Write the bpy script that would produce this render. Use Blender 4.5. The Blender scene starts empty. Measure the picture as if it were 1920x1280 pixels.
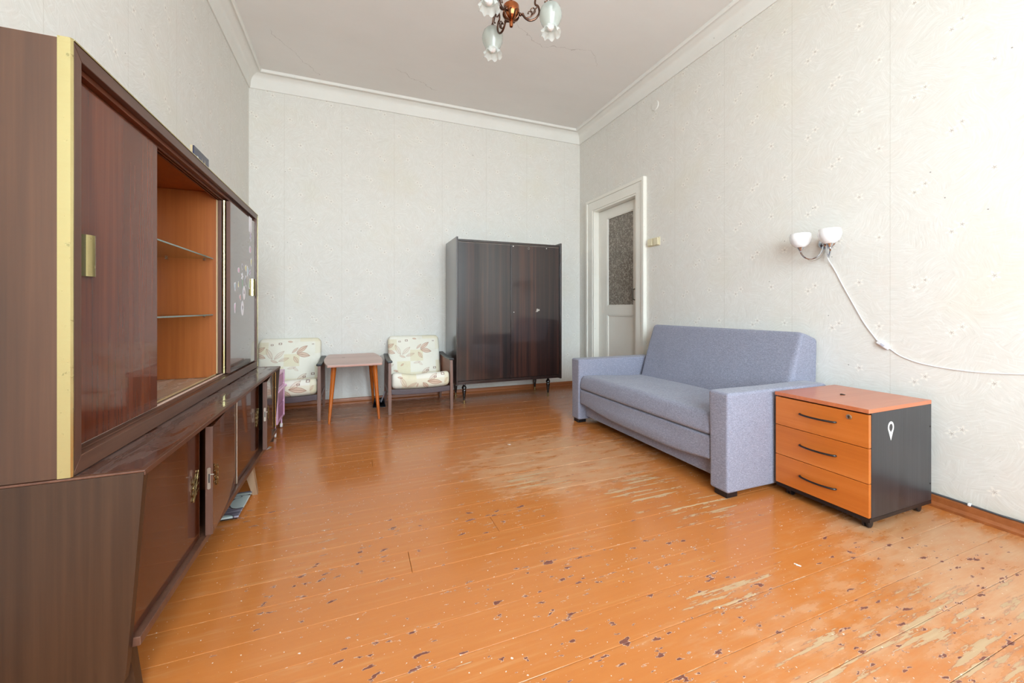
import bpy, bmesh, math, random
from mathutils import Vector, Matrix
random.seed(7)
S = bpy.context.scene
COL = S.collection
PI = math.pi

# ------------------------------------------------------------------ camera, sky, light, exposure
cam_d = bpy.data.cameras.new('camera'); cam = bpy.data.objects.new('camera', cam_d); COL.objects.link(cam)
cam_d.sensor_width = 36.0; cam_d.lens = 36.0 * 745.0 / 1920.0
cam_d.shift_y = -62.0 / 1920.0; cam_d.clip_start = 0.05
cam.location = (0, 0, 1.0); cam.rotation_euler = (PI / 2, 0, -math.atan2(293, 745))
S.camera = cam

W = bpy.data.worlds.new('world'); S.world = W; W.use_nodes = True
wt = W.node_tree; wt.nodes.clear()
wo = wt.nodes.new('ShaderNodeOutputWorld'); wb = wt.nodes.new('ShaderNodeBackground')
wc = wt.nodes.new('ShaderNodeTexCoord'); wsp = wt.nodes.new('ShaderNodeSeparateXYZ')
wr = wt.nodes.new('ShaderNodeValToRGB')
wt.links.new(wc.outputs['Generated'], wsp.inputs[0])
wm = wt.nodes.new('ShaderNodeMath'); wm.operation = 'MULTIPLY_ADD'; wm.inputs[1].default_value = .5; wm.inputs[2].default_value = .5
wt.links.new(wsp.outputs[2], wm.inputs[0]); wt.links.new(wm.outputs[0], wr.inputs[0])
e = wr.color_ramp.elements
e[0].position = 0.0; e[0].color = (.60, .65, .70, 1)
e[1].position = 0.49; e[1].color = (.66, .71, .76, 1)
k = e.new(0.53); k.color = (.77, .885, 1.0, 1)
k = e.new(1.0); k.color = (.78, .89, 1.0, 1)
wt.links.new(wr.outputs[0], wb.inputs[0]); wb.inputs[1].default_value = 29.0
wt.links.new(wb.outputs[0], wo.inputs[0])

WINS = [(-.60, .50), (.80, 1.90)]; WZ0, WZ1 = .70, 2.95; YF = -1.45
for i, (a, b) in enumerate(WINS):          # daylight portals in the two window openings
    ld = bpy.data.lights.new('window_portal', 'AREA'); ld.shape = 'RECTANGLE'
    ld.size = b - a; ld.size_y = WZ1 - WZ0; ld.cycles.is_portal = True
    lo = bpy.data.objects.new('window_portal', ld); COL.objects.link(lo)
    lo.location = ((a + b) / 2, YF - .30, (WZ0 + WZ1) / 2); lo.rotation_euler = (-PI / 2, 0, PI)
S.view_settings.view_transform = 'Standard'; S.view_settings.look = 'None'
S.view_settings.gamma = 1.0; S.view_settings.use_curve_mapping = False
S.view_settings.exposure = 0.0
S.cycles.use_denoising = True; S.cycles.max_bounces = 10; S.cycles.diffuse_bounces = 6
S.cycles.transparent_max_bounces = 16; S.cycles.glossy_bounces = 4
S.cycles.sample_clamp_indirect = 6.0; S.cycles.caustics_reflective = False; S.cycles.caustics_refractive = False

# ------------------------------------------------------------------ mesh helpers
def finish(bm, angle=35):
    bmesh.ops.remove_doubles(bm, verts=bm.verts, dist=1e-5)
    bmesh.ops.recalc_face_normals(bm, faces=bm.faces)
def obj(name, bm, mat, parent=None, loc=None, smooth=True, angle=35, rec=True, wn=True):
    if rec: finish(bm)
    me = bpy.data.meshes.new(name); bm.to_mesh(me); bm.free()
    if smooth:
        me.polygons.foreach_set('use_smooth', [True] * len(me.polygons))
        me.set_sharp_from_angle(angle=math.radians(angle))
    if mat: me.materials.append(mat)
    o = bpy.data.objects.new(name, me); COL.objects.link(o)
    if smooth and wn: md = o.modifiers.new('weighted_normals', 'WEIGHTED_NORMAL'); md.keep_sharp = True; md.weight = 90
    if parent: o.parent = parent
    if loc: o.location = loc
    return o
def tag(o, label, cat, group=None):
    o['label'] = label; o['category'] = cat
    if group: o['group'] = group
    return o
def thing(name, label, cat, loc=(0, 0, 0), rotz=0, group=None):
    o = bpy.data.objects.new(name, None); COL.objects.link(o); o.empty_display_size = .1
    o.location = loc; o.rotation_euler = (0, 0, rotz)
    return tag(o, label, cat, group)
def struct(name, bm, mat, parent=None, **k):
    o = obj(name, bm, mat, parent, **k); o['kind'] = 'structure'; return o
def B(): return bmesh.new()
def box(bm, lo, hi, bev=0, seg=2, mat=None):
    """axis aligned box, bevelled on all edges"""
    g = bmesh.ops.create_cube(bm, size=1)
    vs = g['verts']
    for v in vs:
        v.co = Vector([(lo[i] + hi[i]) / 2 + v.co[i] * (hi[i] - lo[i]) for i in range(3)])
    if bev > 0:
        es = list({ed for v in vs for ed in v.link_edges})
        r = bmesh.ops.bevel(bm, geom=es, offset=bev, segments=seg, affect='EDGES', profile=.5)
        vs = list({v for f in r['faces'] for v in f.verts} | {v for v in vs if v.is_valid})
    if mat is not None: bmesh.ops.transform(bm, matrix=mat, verts=vs)
    return bm
def prism(bm, pts, axis, lo, hi, bev=0, seg=2):
    """polygon pts (in the two other axes) pushed along axis"""
    def P(p, t):
        if axis == 0: return (t, p[0], p[1])
        if axis == 1: return (p[0], t, p[1])
        return (p[0], p[1], t)
    a = [bm.verts.new(P(p, lo)) for p in pts]; b = [bm.verts.new(P(p, hi)) for p in pts]
    n = len(pts)
    fs = [bm.faces.new(a), bm.faces.new(b[::-1])]
    for i in range(n): fs.append(bm.faces.new((a[i], b[i], b[(i + 1) % n], a[(i + 1) % n])))
    bmesh.ops.recalc_face_normals(bm, faces=fs)
    if bev > 0:
        es = list({ed for f in fs for ed in f.edges})
        bmesh.ops.bevel(bm, geom=es, offset=bev, segments=seg, affect='EDGES', profile=.5)
    return bm
def lathe(bm, prof, n=20, c=(0, 0, 0), rot=None, fn=None, cap=True):
    """prof: (radius, z) list; fn(r, z, ang, i) -> (r, z)"""
    rings = []
    M = (rot or Matrix.Identity(4))
    for i, (r, z) in enumerate(prof):
        ring = []
        for j in range(n):
            a = 2 * PI * j / n
            rr, zz = fn(r, z, a, i) if fn else (r, z)
            ring.append(bm.verts.new(M @ Vector((rr * math.cos(a), rr * math.sin(a), zz)) + Vector(c)))
        rings.append(ring)
    for a, b in zip(rings, rings[1:]):
        for j in range(n): bm.faces.new((a[j], a[(j + 1) % n], b[(j + 1) % n], b[j]))
    if cap:
        bm.faces.new(rings[0][::-1]); bm.faces.new(rings[-1])
    return bm
def smoothpath(pts, n=6):
    """Catmull-Rom through pts"""
    P = [Vector(p) for p in pts]; out = []
    for i in range(len(P) - 1):
        p0 = P[max(i - 1, 0)]; p1 = P[i]; p2 = P[i + 1]; p3 = P[min(i + 2, len(P) - 1)]
        for s in range(n):
            t = s / n
            out.append(.5 * ((2 * p1) + (p2 - p0) * t + (2 * p0 - 5 * p1 + 4 * p2 - p3) * t * t + (3 * p1 - p0 - 3 * p2 + p3) * t ** 3))
    out.append(P[-1]); return out
def tube(bm, pts, r, n=8, taper=None, flat=None):
    """tube along pts; r number or list; rotation-minimising frame"""
    P = [Vector(p) for p in pts]; rings = []
    t0 = (P[1] - P[0]).normalized()
    up = Vector((0, 0, 1)) if abs(t0.z) < .9 else Vector((1, 0, 0))
    x = t0.cross(up).normalized()
    for i, p in enumerate(P):
        t = ((P[min(i + 1, len(P) - 1)] - P[max(i - 1, 0)])).normalized()
        x = (x - t * x.dot(t)).normalized(); y = t.cross(x)
        rr = r[i] if isinstance(r, (list, tuple)) else r
        rings.append([bm.verts.new(p + (x * math.cos(2 * PI * j / n) + y * math.sin(2 * PI * j / n)) * rr) for j in range(n)])
    for a, b in zip(rings, rings[1:]):
        for j in range(n): bm.faces.new((a[j], a[(j + 1) % n], b[(j + 1) % n], b[j]))
    bm.faces.new(rings[0][::-1]); bm.faces.new(rings[-1])
    return bm
def ball(bm, c, r, u=12, v=8):
    bmesh.ops.create_uvsphere(bm, u_segments=u, v_segments=v, radius=r, matrix=Matrix.Translation(c)); return bm
def cushion(bm, lo, hi, r, n=(10, 10, 4), fn=None):
    """rounded box on a grid, then fn(Vector)->Vector"""
    def axis(i):
        a, b = lo[i], hi[i]; rr = min(r, (b - a) / 2)
        L = [a, a + rr * .12, a + rr * .3, a + rr * .6, a + rr]
        R_ = [b - rr, b - rr * .6, b - rr * .3, b - rr * .12, b]
        m = [a + rr + (b - a - 2 * rr) * k / n[i] for k in range(1, n[i])] if b - a > 2 * rr + 1e-6 else []
        return L + m + (R_ if b - a > 2 * rr + 1e-6 else R_[1:])
    ax = [axis(i) for i in range(3)]; cache = {}
    def V(p):
        key = tuple(round(t, 6) for t in p)
        if key not in cache:
            p = Vector(p)
            q = Vector([min(max(p[i], lo[i] + min(r, (hi[i] - lo[i]) / 2)), hi[i] - min(r, (hi[i] - lo[i]) / 2)) for i in range(3)])
            d = p - q
            if d.length > 1e-9: p = q + d.normalized() * r
            cache[key] = bm.verts.new(fn(p) if fn else p)
        return cache[key]
    for i in range(3):
        j, k = (i + 1) % 3, (i + 2) % 3
        for side in (lo[i], hi[i]):
            for a in range(len(ax[j]) - 1):
                for b in range(len(ax[k]) - 1):
                    q = []
                    for (s, t) in ((a, b), (a + 1, b), (a + 1, b + 1), (a, b + 1)):
                        p = [0, 0, 0]; p[i] = side; p[j] = ax[j][s]; p[k] = ax[k][t]; q.append(V(p))
                    if len(set(q)) == 4:
                        try: bm.faces.new(q)
                        except ValueError: pass
    return bm
def copy_tree(o, parent=None):
    c = o.copy(); COL.objects.link(c)
    if parent: c.parent = parent
    for ch in list(o.children): copy_tree(ch, c)
    return c

# ------------------------------------------------------------------ material helpers
def lin(h):
    if isinstance(h, str):
        h = h.lstrip('#'); h = [int(h[i:i + 2], 16) / 255 for i in (0, 2, 4)]
    return tuple(((c / 12.92) if c <= .04045 else ((c + .055) / 1.055) ** 2.4) for c in h) + (1,)
class Mt:
    def __init__(s, name):
        s.m = bpy.data.materials.new(name); s.m.use_nodes = True; s.t = s.m.node_tree; s.t.nodes.clear()
        s.out = s.t.nodes.new('ShaderNodeOutputMaterial')
        s._obj = s._pos = None
    def n(s, typ, **k):
        nd = s.t.nodes.new(typ)
        for a, b in k.items(): setattr(nd, a, b)
        return nd
    def put(s, sock, v):
        if v is None: return
        if hasattr(v, 'is_linked') or isinstance(v, bpy.types.NodeSocket): s.t.links.new(v, sock)
        else: sock.default_value = v
    def m_(s, op, a, b=None, c=None, clamp=False):
        nd = s.n('ShaderNodeMath', operation=op); nd.use_clamp = clamp
        for i, v in enumerate((a, b, c)): s.put(nd.inputs[i], v) if v is not None else None
        return nd.outputs[0]
    def add(s, a, b): return s.m_('ADD', a, b)
    def sub(s, a, b): return s.m_('SUBTRACT', a, b)
    def mul(s, a, b): return s.m_('MULTIPLY', a, b)
    def mx(s, a, b): return s.m_('MAXIMUM', a, b)
    def step(s, v, lo, hi):
        nd = s.n('ShaderNodeMapRange', interpolation_type='SMOOTHSTEP')
        s.put(nd.inputs[0], v); s.put(nd.inputs[1], lo); s.put(nd.inputs[2], hi); return nd.outputs[0]
    def obj(s):
        if not s._obj: s._obj = s.n('ShaderNodeTexCoord').outputs['Object']
        return s._obj
    def pos(s):
        if not s._pos: s._pos = s.n('ShaderNodeNewGeometry').outputs['Position']
        return s._pos
    def xyz(s, v):
        nd = s.n('ShaderNodeSeparateXYZ'); s.put(nd.inputs[0], v); return nd.outputs
    def vec(s, x, y, z=0.0):
        nd = s.n('ShaderNodeCombineXYZ')
        for i, v in enumerate((x, y, z)): s.put(nd.inputs[i], v)
        return nd.outputs[0]
    def scale(s, v, sc):
        nd = s.n('ShaderNodeVectorMath', operation='MULTIPLY'); s.put(nd.inputs[0], v); nd.inputs[1].default_value = sc; return nd.outputs[0]
    def vadd(s, v, w):
        nd = s.n('ShaderNodeVectorMath', operation='ADD'); s.put(nd.inputs[0], v); s.put(nd.inputs[1], w); return nd.outputs[0]
    def dist(s, v, c):
        nd = s.n('ShaderNodeVectorMath', operation='DISTANCE'); s.put(nd.inputs[0], v); nd.inputs[1].default_value = c; return nd.outputs['Value']
    def noise(s, v, scale=5, detail=2, rough=.5, dist=0, col=False):
        nd = s.n('ShaderNodeTexNoise'); s.put(nd.inputs['Vector'], v); nd.inputs['Scale'].default_value = scale
        nd.inputs['Detail'].default_value = detail; nd.inputs['Roughness'].default_value = rough; nd.inputs['Distortion'].default_value = dist
        return nd.outputs['Color'] if col else nd.outputs[0]
    def mix(s, f, a, b, blend='MIX'):
        nd = s.n('ShaderNodeMix', data_type='RGBA', blend_type=blend)
        s.put(nd.inputs[0], f); s.put(nd.inputs[6], a); s.put(nd.inputs[7], b); return nd.outputs[2]
    def ramp(s, f, stops):
        nd = s.n('ShaderNodeValToRGB'); el = nd.color_ramp.elements; s.put(nd.inputs[0], f)
        for i, (p, c) in enumerate(stops):
            x = el[i] if i < 2 else el.new(p)
            x.position = p; x.color = c
        return nd.outputs[0]
    def bump(s, h, strength=.3, dist=.002, normal=None):
        nd = s.n('ShaderNodeBump'); s.put(nd.inputs['Height'], h); nd.inputs['Strength'].default_value = strength; nd.inputs['Distance'].default_value = dist
        if normal: s.put(nd.inputs['Normal'], normal)
        return nd.outputs[0]
    def bsdf(s, col, rough=.5, metal=0, coat=0, coat_rough=.05, normal=None, spec=.5, sheen=0, trans=0, alpha=None):
        p = s.n('ShaderNodeBsdfPrincipled')
        s.put(p.inputs['Base Color'], col); s.put(p.inputs['Roughness'], rough); s.put(p.inputs['Metallic'], metal)
        p.inputs['Coat Weight'].default_value = coat; s.put(p.inputs['Coat Roughness'], coat_rough); p.inputs['Specular IOR Level'].default_value = spec
        p.inputs['Sheen Weight'].default_value = sheen; p.inputs['Transmission Weight'].default_value = trans
        if alpha is not None: s.put(p.inputs['Alpha'], alpha)
        if normal: s.put(p.inputs['Normal'], normal)
        return p
    def done(s, sh):
        s.t.links.new(sh.outputs[0] if hasattr(sh, 'outputs') else sh, s.out.inputs[0]); return s.m
def plain(name, col, rough=.5, metal=0, var=.06, coat=0, nscale=20, coat_rough=.05, spec=.5):
    M = Mt(name); c = lin(col)
    f = M.noise(M.obj(), nscale, 3)
    d = tuple(x * (1 - var) for x in c[:3]) + (1,); l = tuple(min(1, x * (1 + var)) for x in c[:3]) + (1,)
    return M.done(M.bsdf(M.mix(f, d, l), rough, metal, coat, coat_rough, spec=spec))
def wood(name, dark, mid, light, grain='z', fine=60, rough=.4, coat=0, coat_rough=.05, bump=.05, band=6.0, spec=.5):
    """veneer with grain along one object axis"""
    M = Mt(name); g = {'x': 0, 'y': 1, 'z': 2}[grain]
    st = [fine] * 3; st[g] = fine * .025
    sb = [band] * 3; sb[g] = band * .06
    rnd = M.n('ShaderNodeObjectInfo').outputs['Random']
    v = M.vadd(M.obj(), M.vec(M.mul(rnd, 3.1), M.mul(rnd, 1.7), M.mul(rnd, .9)))
    f1 = M.noise(M.scale(v, st), 1.0, 3, .6)
    f2 = M.noise(M.scale(v, sb), 1.0, 3, .55, .6)
    f = M.add(M.mul(f1, .45), M.mul(f2, .55))
    c = M.ramp(f, [(.30, lin(dark)), (.72, lin(light)), (.5, lin(mid))])
    return M.done(M.bsdf(c, rough, 0, coat, coat_rough, M.bump(f1, bump, .001) if bump else None, spec))

# ------------------------------------------------------------------ materials
BW = .14                                                        # floorboard pitch
def floor_mat():
    M = Mt('painted_floorboards'); P = M.pos(); X, Y, Z = M.xyz(P)
    rnd = M.n('ShaderNodeObjectInfo').outputs['Random']
    f = M.m_('FRACT', M.mul(Y, 1 / BW)); e = M.mul(M.m_('MINIMUM', f, M.sub(1.0, f)), BW)
    streak = M.noise(M.scale(P, (1.2, 26, 1)), 1.6, 4, .6)
    big = M.noise(P, .9, 3, .55)
    fine = M.noise(M.scale(P, (5, 60, 1)), 3, 3, .6)
    col = M.mix(streak, lin('#B4682F'), lin('#C07A40'))
    col = M.mix(M.mul(rnd, .35), col, lin('#B46A32'))
    # rubbed, dusty paint
    def blob(x, y, r, sx=1.0):
        d = M.dist(M.scale(P, (1 / sx, 1, 0)), (x / sx, y, 0)); return M.sub(1.0, M.step(d, r * .35, r))
    dust = M.mx(blob(1.25, 2.35, .75, 1.3), M.mx(blob(2.25, .75, .75), M.mul(blob(1.5, .5, .8, 1.4), .6)))
    dust = M.mx(dust, M.mul(blob(-.1, 4.2, .6, 3.0), .9))
    n2 = M.noise(M.scale(P, (1.5, 6, 1)), 3.0, 5, .65)
    dmask = M.mul(M.step(M.add(M.add(M.mul(n2, .7), M.mul(M.noise(M.scale(P, (9, 22, 1)), 1.0, 3, .6), .3)), M.mul(dust, .30)), .54, .98), .80)
    col = M.mix(dmask, col, M.mix(fine, lin('#BD8F6A'), lin('#CFAE8C')))
    col = M.mix(M.mul(M.step(streak, .55, .75), .22), col, lin('#CFA071'))
    far = M.mul(M.step(M.add(Y, M.mul(M.sub(n2, .5), 1.6)), 2.9, 4.2), .6); col = M.mix(far, col, M.mix(streak, lin('#8A5640'), lin('#A26C50')))  # boards turn a darker brown towards the back wall
    # board joints: rubbed pale lines with dirt in the groove
    nj = M.noise(M.scale(P, (5, 2, 1)), 2.2, 4, .7)
    jw = M.mul(M.mul(M.step(nj, .50, .78), .0055), M.add(.35, M.mul(dust, .9)))
    jl = M.sub(1.0, M.step(e, M.mul(jw, .4), M.add(jw, .0008)))
    col = M.mix(M.mul(jl, .6), col, M.mix(M.step(fine, .4, .6), lin('#8E6A58'), lin('#CDB498')))
    # chips through to an older maroon paint, pale rims
    hot = None
    for (x, y, r) in [(-.04, 1.70, .16), (-.18, 1.57, .2), (.66, 1.83, .26), (.63, 1.02, .2), (.81, 1.36, .24), (1.17, 1.27, .22), (.70, 1.17, .15), (.45, 1.3, .2),
                      (1.2, 1.0, .28), (.88, .85, .3), (1.55, .70, .3), (1.78, .66, .25), (.1, 1.2, .18), (1.95, 1.0, .2), (2.15, .8, .25), (-.45, 2.2, .15), (.25, 1.9, .12)]:
        b = blob(x, y, r, 1.5); hot = b if hot is None else M.mx(hot, b)
    c1 = M.noise(M.scale(P, (15, 38, 1)), 1.0, 3, .6)
    c2 = M.noise(M.scale(P, (30, 70, 1)), 1.0, 2, .55)
    cc = M.add(M.add(M.mul(c1, .72), M.mul(c2, .28)), M.mul(hot, .06))
    cc = M.add(cc, M.mul(M.sub(1.0, M.step(e, .0, .02)), .03))
    rim = M.step(cc, .650, .662); chip = M.step(cc, .662, .672)
    col = M.mix(M.mul(rim, .8), col, lin('#C8AE9A'))
    col = M.mix(chip, col, M.mix(fine, lin('#5E2F27'), lin('#86503F')))
    # bare wood scrapes
    bare = None
    for (x, y, r, q) in [(1.50, 1.80, .33, 1.2), (1.60, 1.50, .25, 1.4), (1.80, .62, .34, 1.4), (1.2, 1.02, .12, 3.0), (1.3, .72, .12, 3.0), (1.0, 2.1, .2, 2.0), (2.1, .5, .3, 1.2)]:
        b = blob(x, y, r, q); bare = b if bare is None else M.mx(bare, b)
    bw_ = M.add(M.mul(M.noise(M.scale(P, (2.8, 40, 1)), 1.0, 4, .6), .8), M.mul(M.noise(M.scale(P, (22, 60, 1)), 1.0, 3, .6), .2))
    bm_ = M.step(M.add(bw_, M.mul(bare, .13)), .668, .682); brim = M.step(M.add(bw_, M.mul(bare, .13)), .648, .664)
    col = M.mix(M.mul(brim, .5), col, lin('#8A5A48'))
    col = M.mix(M.mul(bm_, .85), col, M.mix(M.noise(M.scale(P, (6, 160, 1)), 1, 2), lin('#B0906A'), lin('#C6AB86')))
    # specks of plaster dust
    sp = M.noise(P, 95, 1, .4); spm = M.step(M.add(sp, M.mul(big, .06)), .775, .80)
    col = M.mix(M.mul(spm, .8), col, lin('#E6DCD0'))
    wear = M.mx(M.mx(dmask, rim), M.mx(bm_, M.mul(jl, .7)))
    rough = M.add(.13, M.add(M.mul(wear, .40), M.mul(streak, .09)))
    h = M.noise(M.scale(P, (2, 9, 1)), 2.5, 3, .6)
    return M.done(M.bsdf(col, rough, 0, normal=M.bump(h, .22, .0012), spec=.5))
def paper_mat(name, axis, off=0.0):
    M = Mt(name); X, Y, Z = M.xyz(M.pos()); u = M.add(X if axis == 'x' else Y, off)
    p2 = M.vec(u, Z, 0)
    # feathery strokes: each cell combed its own way
    def strokes(sc, fu, fv, seed):
        v = M.n('ShaderNodeTexVoronoi'); v.inputs['Scale'].default_value = sc
        pw = M.vadd(p2, M.vec(seed, seed * 1.7, 0)); M.put(v.inputs['Vector'], pw)
        nd = M.n('ShaderNodeVectorMath', operation='SUBTRACT'); M.put(nd.inputs[0], pw); M.put(nd.inputs[1], v.outputs['Position'])
        lx, ly, _ = M.xyz(nd.outputs[0]); cr, cg, _ = M.xyz(v.outputs['Color'])
        a = M.add(M.mul(cr, 6.283), M.mul(v.outputs['Distance'], .7))
        ca, sa = M.m_('COSINE', a), M.m_('SINE', a)
        ru = M.add(M.mul(lx, ca), M.mul(ly, sa)); rv = M.sub(M.mul(ly, ca), M.mul(lx, sa))
        return M.noise(M.vec(M.mul(ru, fu), M.mul(rv, fv), M.mul(cg, 40)), 1.0, 2, .5)
    s1 = strokes(7, 190, 15, 3.1); s2 = strokes(10, 220, 18, 9.4)
    st = M.mx(M.step(s1, .50, .72), M.step(s2, .52, .74)); dk = M.sub(1.0, M.step(s1, .26, .46))
    soft = M.noise(p2, 7, 4, .6, .5); big = M.noise(p2, 1.3, 3, .55)
    col = M.mix(soft, lin('#D8D5CD'), lin('#DFDDD8'))
    col = M.mix(M.mul(st, .48), col, lin('#EAEAE6')); col = M.mix(M.mul(dk, .30), col, lin('#C6C2BA'))
    pk = M.step(M.noise(p2, 5.5, 3, .6), .56, .70); col = M.mix(M.mul(pk, .14), col, lin('#DCCDC2'))
    col = M.mix(M.mul(M.step(big, .5, .72), .18), col, lin('#D8CFAE'))
    # little blossoms on a half-drop repeat
    PU, PV = .53, .50
    fu = M.mul(M.m_('FRACT', M.mul(u, 1 / PU)), PU); fv = M.mul(M.m_('FRACT', M.mul(Z, 1 / PV)), PV)
    ctr = pet = None
    for (cx, cy, r) in [(.05, .40, .030), (.25, .41, .029), (.287, .380, .031), (.145, .152, .031), (.385, .147, .029), (.428, .112, .031)]:
        dx, dy = M.sub(fu, cx), M.sub(fv, cy)
        d = M.m_('SQRT', M.add(M.mul(dx, dx), M.mul(dy, dy)))
        an = M.m_('ARCTAN2', dy, dx)
        rr = M.mul(M.add(.62, M.mul(M.m_('COSINE', M.add(M.mul(an, 5), cx * 90)), .38)), r)
        p = M.sub(1.0, M.step(d, M.mul(rr, .55), rr)); c = M.sub(1.0, M.step(d, M.mul(rr, .12), M.mul(rr, .5)))
        pet = p if pet is None else M.mx(pet, p); ctr = c if ctr is None else M.mx(ctr, c)
    nb = M.noise(p2, 60, 2)
    col = M.mix(M.mul(pet, M.add(.35, M.mul(nb, .6))), col, lin('#F2EEE6'))
    col = M.mix(M.mul(ctr, M.add(.30, M.mul(nb, .7))), col, lin('#9A8C80'))
    # seams of the rolls
    su = M.m_('FRACT', M.mul(M.add(u, .0), 1 / PU)); sd = M.mul(M.m_('MINIMUM', su, M.sub(1.0, su)), PU)
    seam = M.sub(1.0, M.step(sd, .0008, .0035)); col = M.mix(M.mul(seam, .22), col, lin('#A79D8C'))
    # darker and yellower towards the bottom of the wall; tiny specks
    low = M.sub(1.0, M.step(M.add(Z, M.mul(M.noise(p2, 9, 3), .16)), .10, .22)); col = M.mix(M.mul(low, .30), col, lin('#BDB092'))
    spk = M.step(M.noise(p2, 55, 0), .885, .895); col = M.mix(M.mul(spk, .7), col, lin('#6B6258'))
    return M.done(M.bsdf(col, .72, spec=.3))
def ceiling_mat():
    M = Mt('limewashed_ceiling'); P = M.pos()
    X, Y, Z = M.xyz(P)
    big = M.noise(M.scale(P, (1, 2.2, 1)), 1.4, 4, .6); col = M.mix(big, lin('#DEDBD7'), lin('#E8E6E3'))
    wob = M.noise(P, 6, 3, .7, col=True)
    nd = M.n('ShaderNodeVectorMath', operation='MULTIPLY_ADD'); M.put(nd.inputs[0], wob); nd.inputs[1].default_value = (.16, .16, 0); M.put(nd.inputs[2], P)
    px, py, _ = M.xyz(nd.outputs[0]); px = M.sub(px, .08); py = M.sub(py, .08)
    cr = None
    segs = [((-.648, 3.76), (-.555, 3.975)), ((-.555, 3.975), (-.326, 4.314)), ((1.2, 2.966), (1.527, 3.141)), ((1.527, 3.141), (1.938, 3.018)), ((1.938, 3.018), (2.13, 3.21)), ((.35, 3.95), (.8, 4.18))]
    for a, b in segs:
        L = math.hypot(b[0] - a[0], b[1] - a[1]); ux, uy = (b[0] - a[0]) / L, (b[1] - a[1]) / L
        dx, dy = M.sub(px, a[0]), M.sub(py, a[1])
        t = M.add(M.mul(dx, ux), M.mul(dy, uy)); n = M.m_('ABSOLUTE', M.sub(M.mul(dy, ux), M.mul(dx, uy)))
        ins = M.mul(M.m_('GREATER_THAN', t, 0.0), M.m_('LESS_THAN', t, L))
        c = M.mul(M.sub(1.0, M.step(n, .0012, .0035)), ins); cr = c if cr is None else M.mx(cr, c)
    col = M.mix(M.mul(cr, .35), col, lin('#8A8078'))
    return M.done(M.bsdf(col, .85, normal=M.bump(M.noise(P, 30, 4), .08, .002), spec=.2))
def white_paint(name, a='#E9E7DF', b='#DFDCD2', rough=.4, coat=0.0):
    M = Mt(name); P = M.pos(); f = M.noise(P, 4, 4, .6)
    ch = M.step(M.noise(P, 42, 2), .74, .76)
    c = M.mix(M.mul(ch, .35), M.mix(f, lin(b), lin(a)), lin('#8B8375'))
    return M.done(M.bsdf(c, rough, coat=coat, normal=M.bump(M.noise(P, 25, 3), .10, .001)))
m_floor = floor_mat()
m_pback = paper_mat('floral_wallpaper_back', 'x', .136 + .53)
m_pside = paper_mat('floral_wallpaper_side', 'y', .313 + .53)
m_ceil = ceiling_mat(); m_cornice = white_paint('limewashed_cornice', '#E8E7E2', '#DFDDD7', .75)
m_white = white_paint('white_gloss_paint', '#ECEAE2', '#E2DFD5', .32, .3)
m_base = wood('painted_baseboard', '#7C4420', '#96552B', '#A9663A', 'x', 30, .4, .2)
m_sub = plain('dark_subfloor', '#3A2518', .9)
m_hall = plain('hall_plaster', '#9C9082', .9, var=.1)
def glass_mat(name, tint=(.96, .98, .97, 1), refl=.35):
    M = Mt(name); tr = M.n('ShaderNodeBsdfTransparent'); tr.inputs[0].default_value = tint
    gl = M.n('ShaderNodeBsdfGlossy'); gl.inputs['Roughness'].default_value = .02
    fr = M.n('ShaderNodeFresnel'); fr.inputs[0].default_value = 1.45
    mx = M.n('ShaderNodeMixShader'); M.put(mx.inputs[0], M.mul(fr.outputs[0], M.sub(1.0, M.n('ShaderNodeNewGeometry').outputs['Backfacing']))); M.put(mx.inputs[1], tr.outputs[0]); M.put(mx.inputs[2], gl.outputs[0])
    return M.done(mx.outputs[0])
m_pane = glass_mat('window_glass'); m_shelf = glass_mat('shelf_glass', (.86, .91, .88, 1))
m_sedge = plain('glass_edge_green', '#6E8078', .15, var=.1)

# ------------------------------------------------------------------ room shell
XL, XR, YB, ZC, ZB = -.97, 2.745, 4.54, 3.29, 3.15
fl = B(); box(fl, (XL - .1, YF - .3, -.12), (XR + .1, YB + .1, -.024)); floor = struct('floor', fl, m_sub)
nb = int((YB - YF) / BW) + 1
meshes = {}
def board_mesh(L):
    bm = B(); box(bm, (-L / 2, -BW / 2 + .0006, -.022), (L / 2, BW / 2 - .0006, 0), .0009, 1)
    o = obj('floorboard', bm, m_floor); me = o.data; bpy.data.objects.remove(o); return me
y = math.floor(YF / BW) * BW
cuts = {}
for i in range(nb + 2):
    yc = y + (i + .5) * BW
    if yc - BW / 2 > YB: break
    r = random.random()
    L = [(XL - .02, XR + .02)] if r < .62 else [(XL - .02, round(random.uniform(0.0, 2.2), 1)), None]
    if L[-1] is None: L[-1] = (L[0][1], XR + .02)
    for (a, b) in L:
        key = round(b - a, 3)
        if key not in meshes: meshes[key] = board_mesh(b - a - .0012)
        o = bpy.data.objects.new('floorboard', meshes[key]); COL.objects.link(o); o.parent = floor
        o.location = ((a + b) / 2, yc, random.uniform(-.0007, .0003)); o.rotation_euler = (random.uniform(-.004, .004), 0, 0)
b_ = B(); box(b_, (XL - .15, YB, -.12), (XR + .15, YB + .15, ZC + .15)); struct('wall_back', b_, m_pback)
b_ = B(); box(b_, (XL - .15, YF - .3, -.12), (XL, YB + .15, ZC + .15)); struct('wall_left', b_, m_pside)
DY0, DY1, DZ = 3.385, 4.205, 2.205          # door opening
b_ = B(); box(b_, (XR, YF - .3, -.12), (XR + .15, DY0, ZC + .15)); box(b_, (XR, DY1, -.12), (XR + .15, YB + .15, ZC + .15)); box(b_, (XR, DY0, DZ), (XR + .15, DY1, ZC + .15))
struct('wall_right', b_, m_pside)
b_ = B(); xs_ = [XL - .15] + [t for w in WINS for t in w] + [XR + .15]
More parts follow.
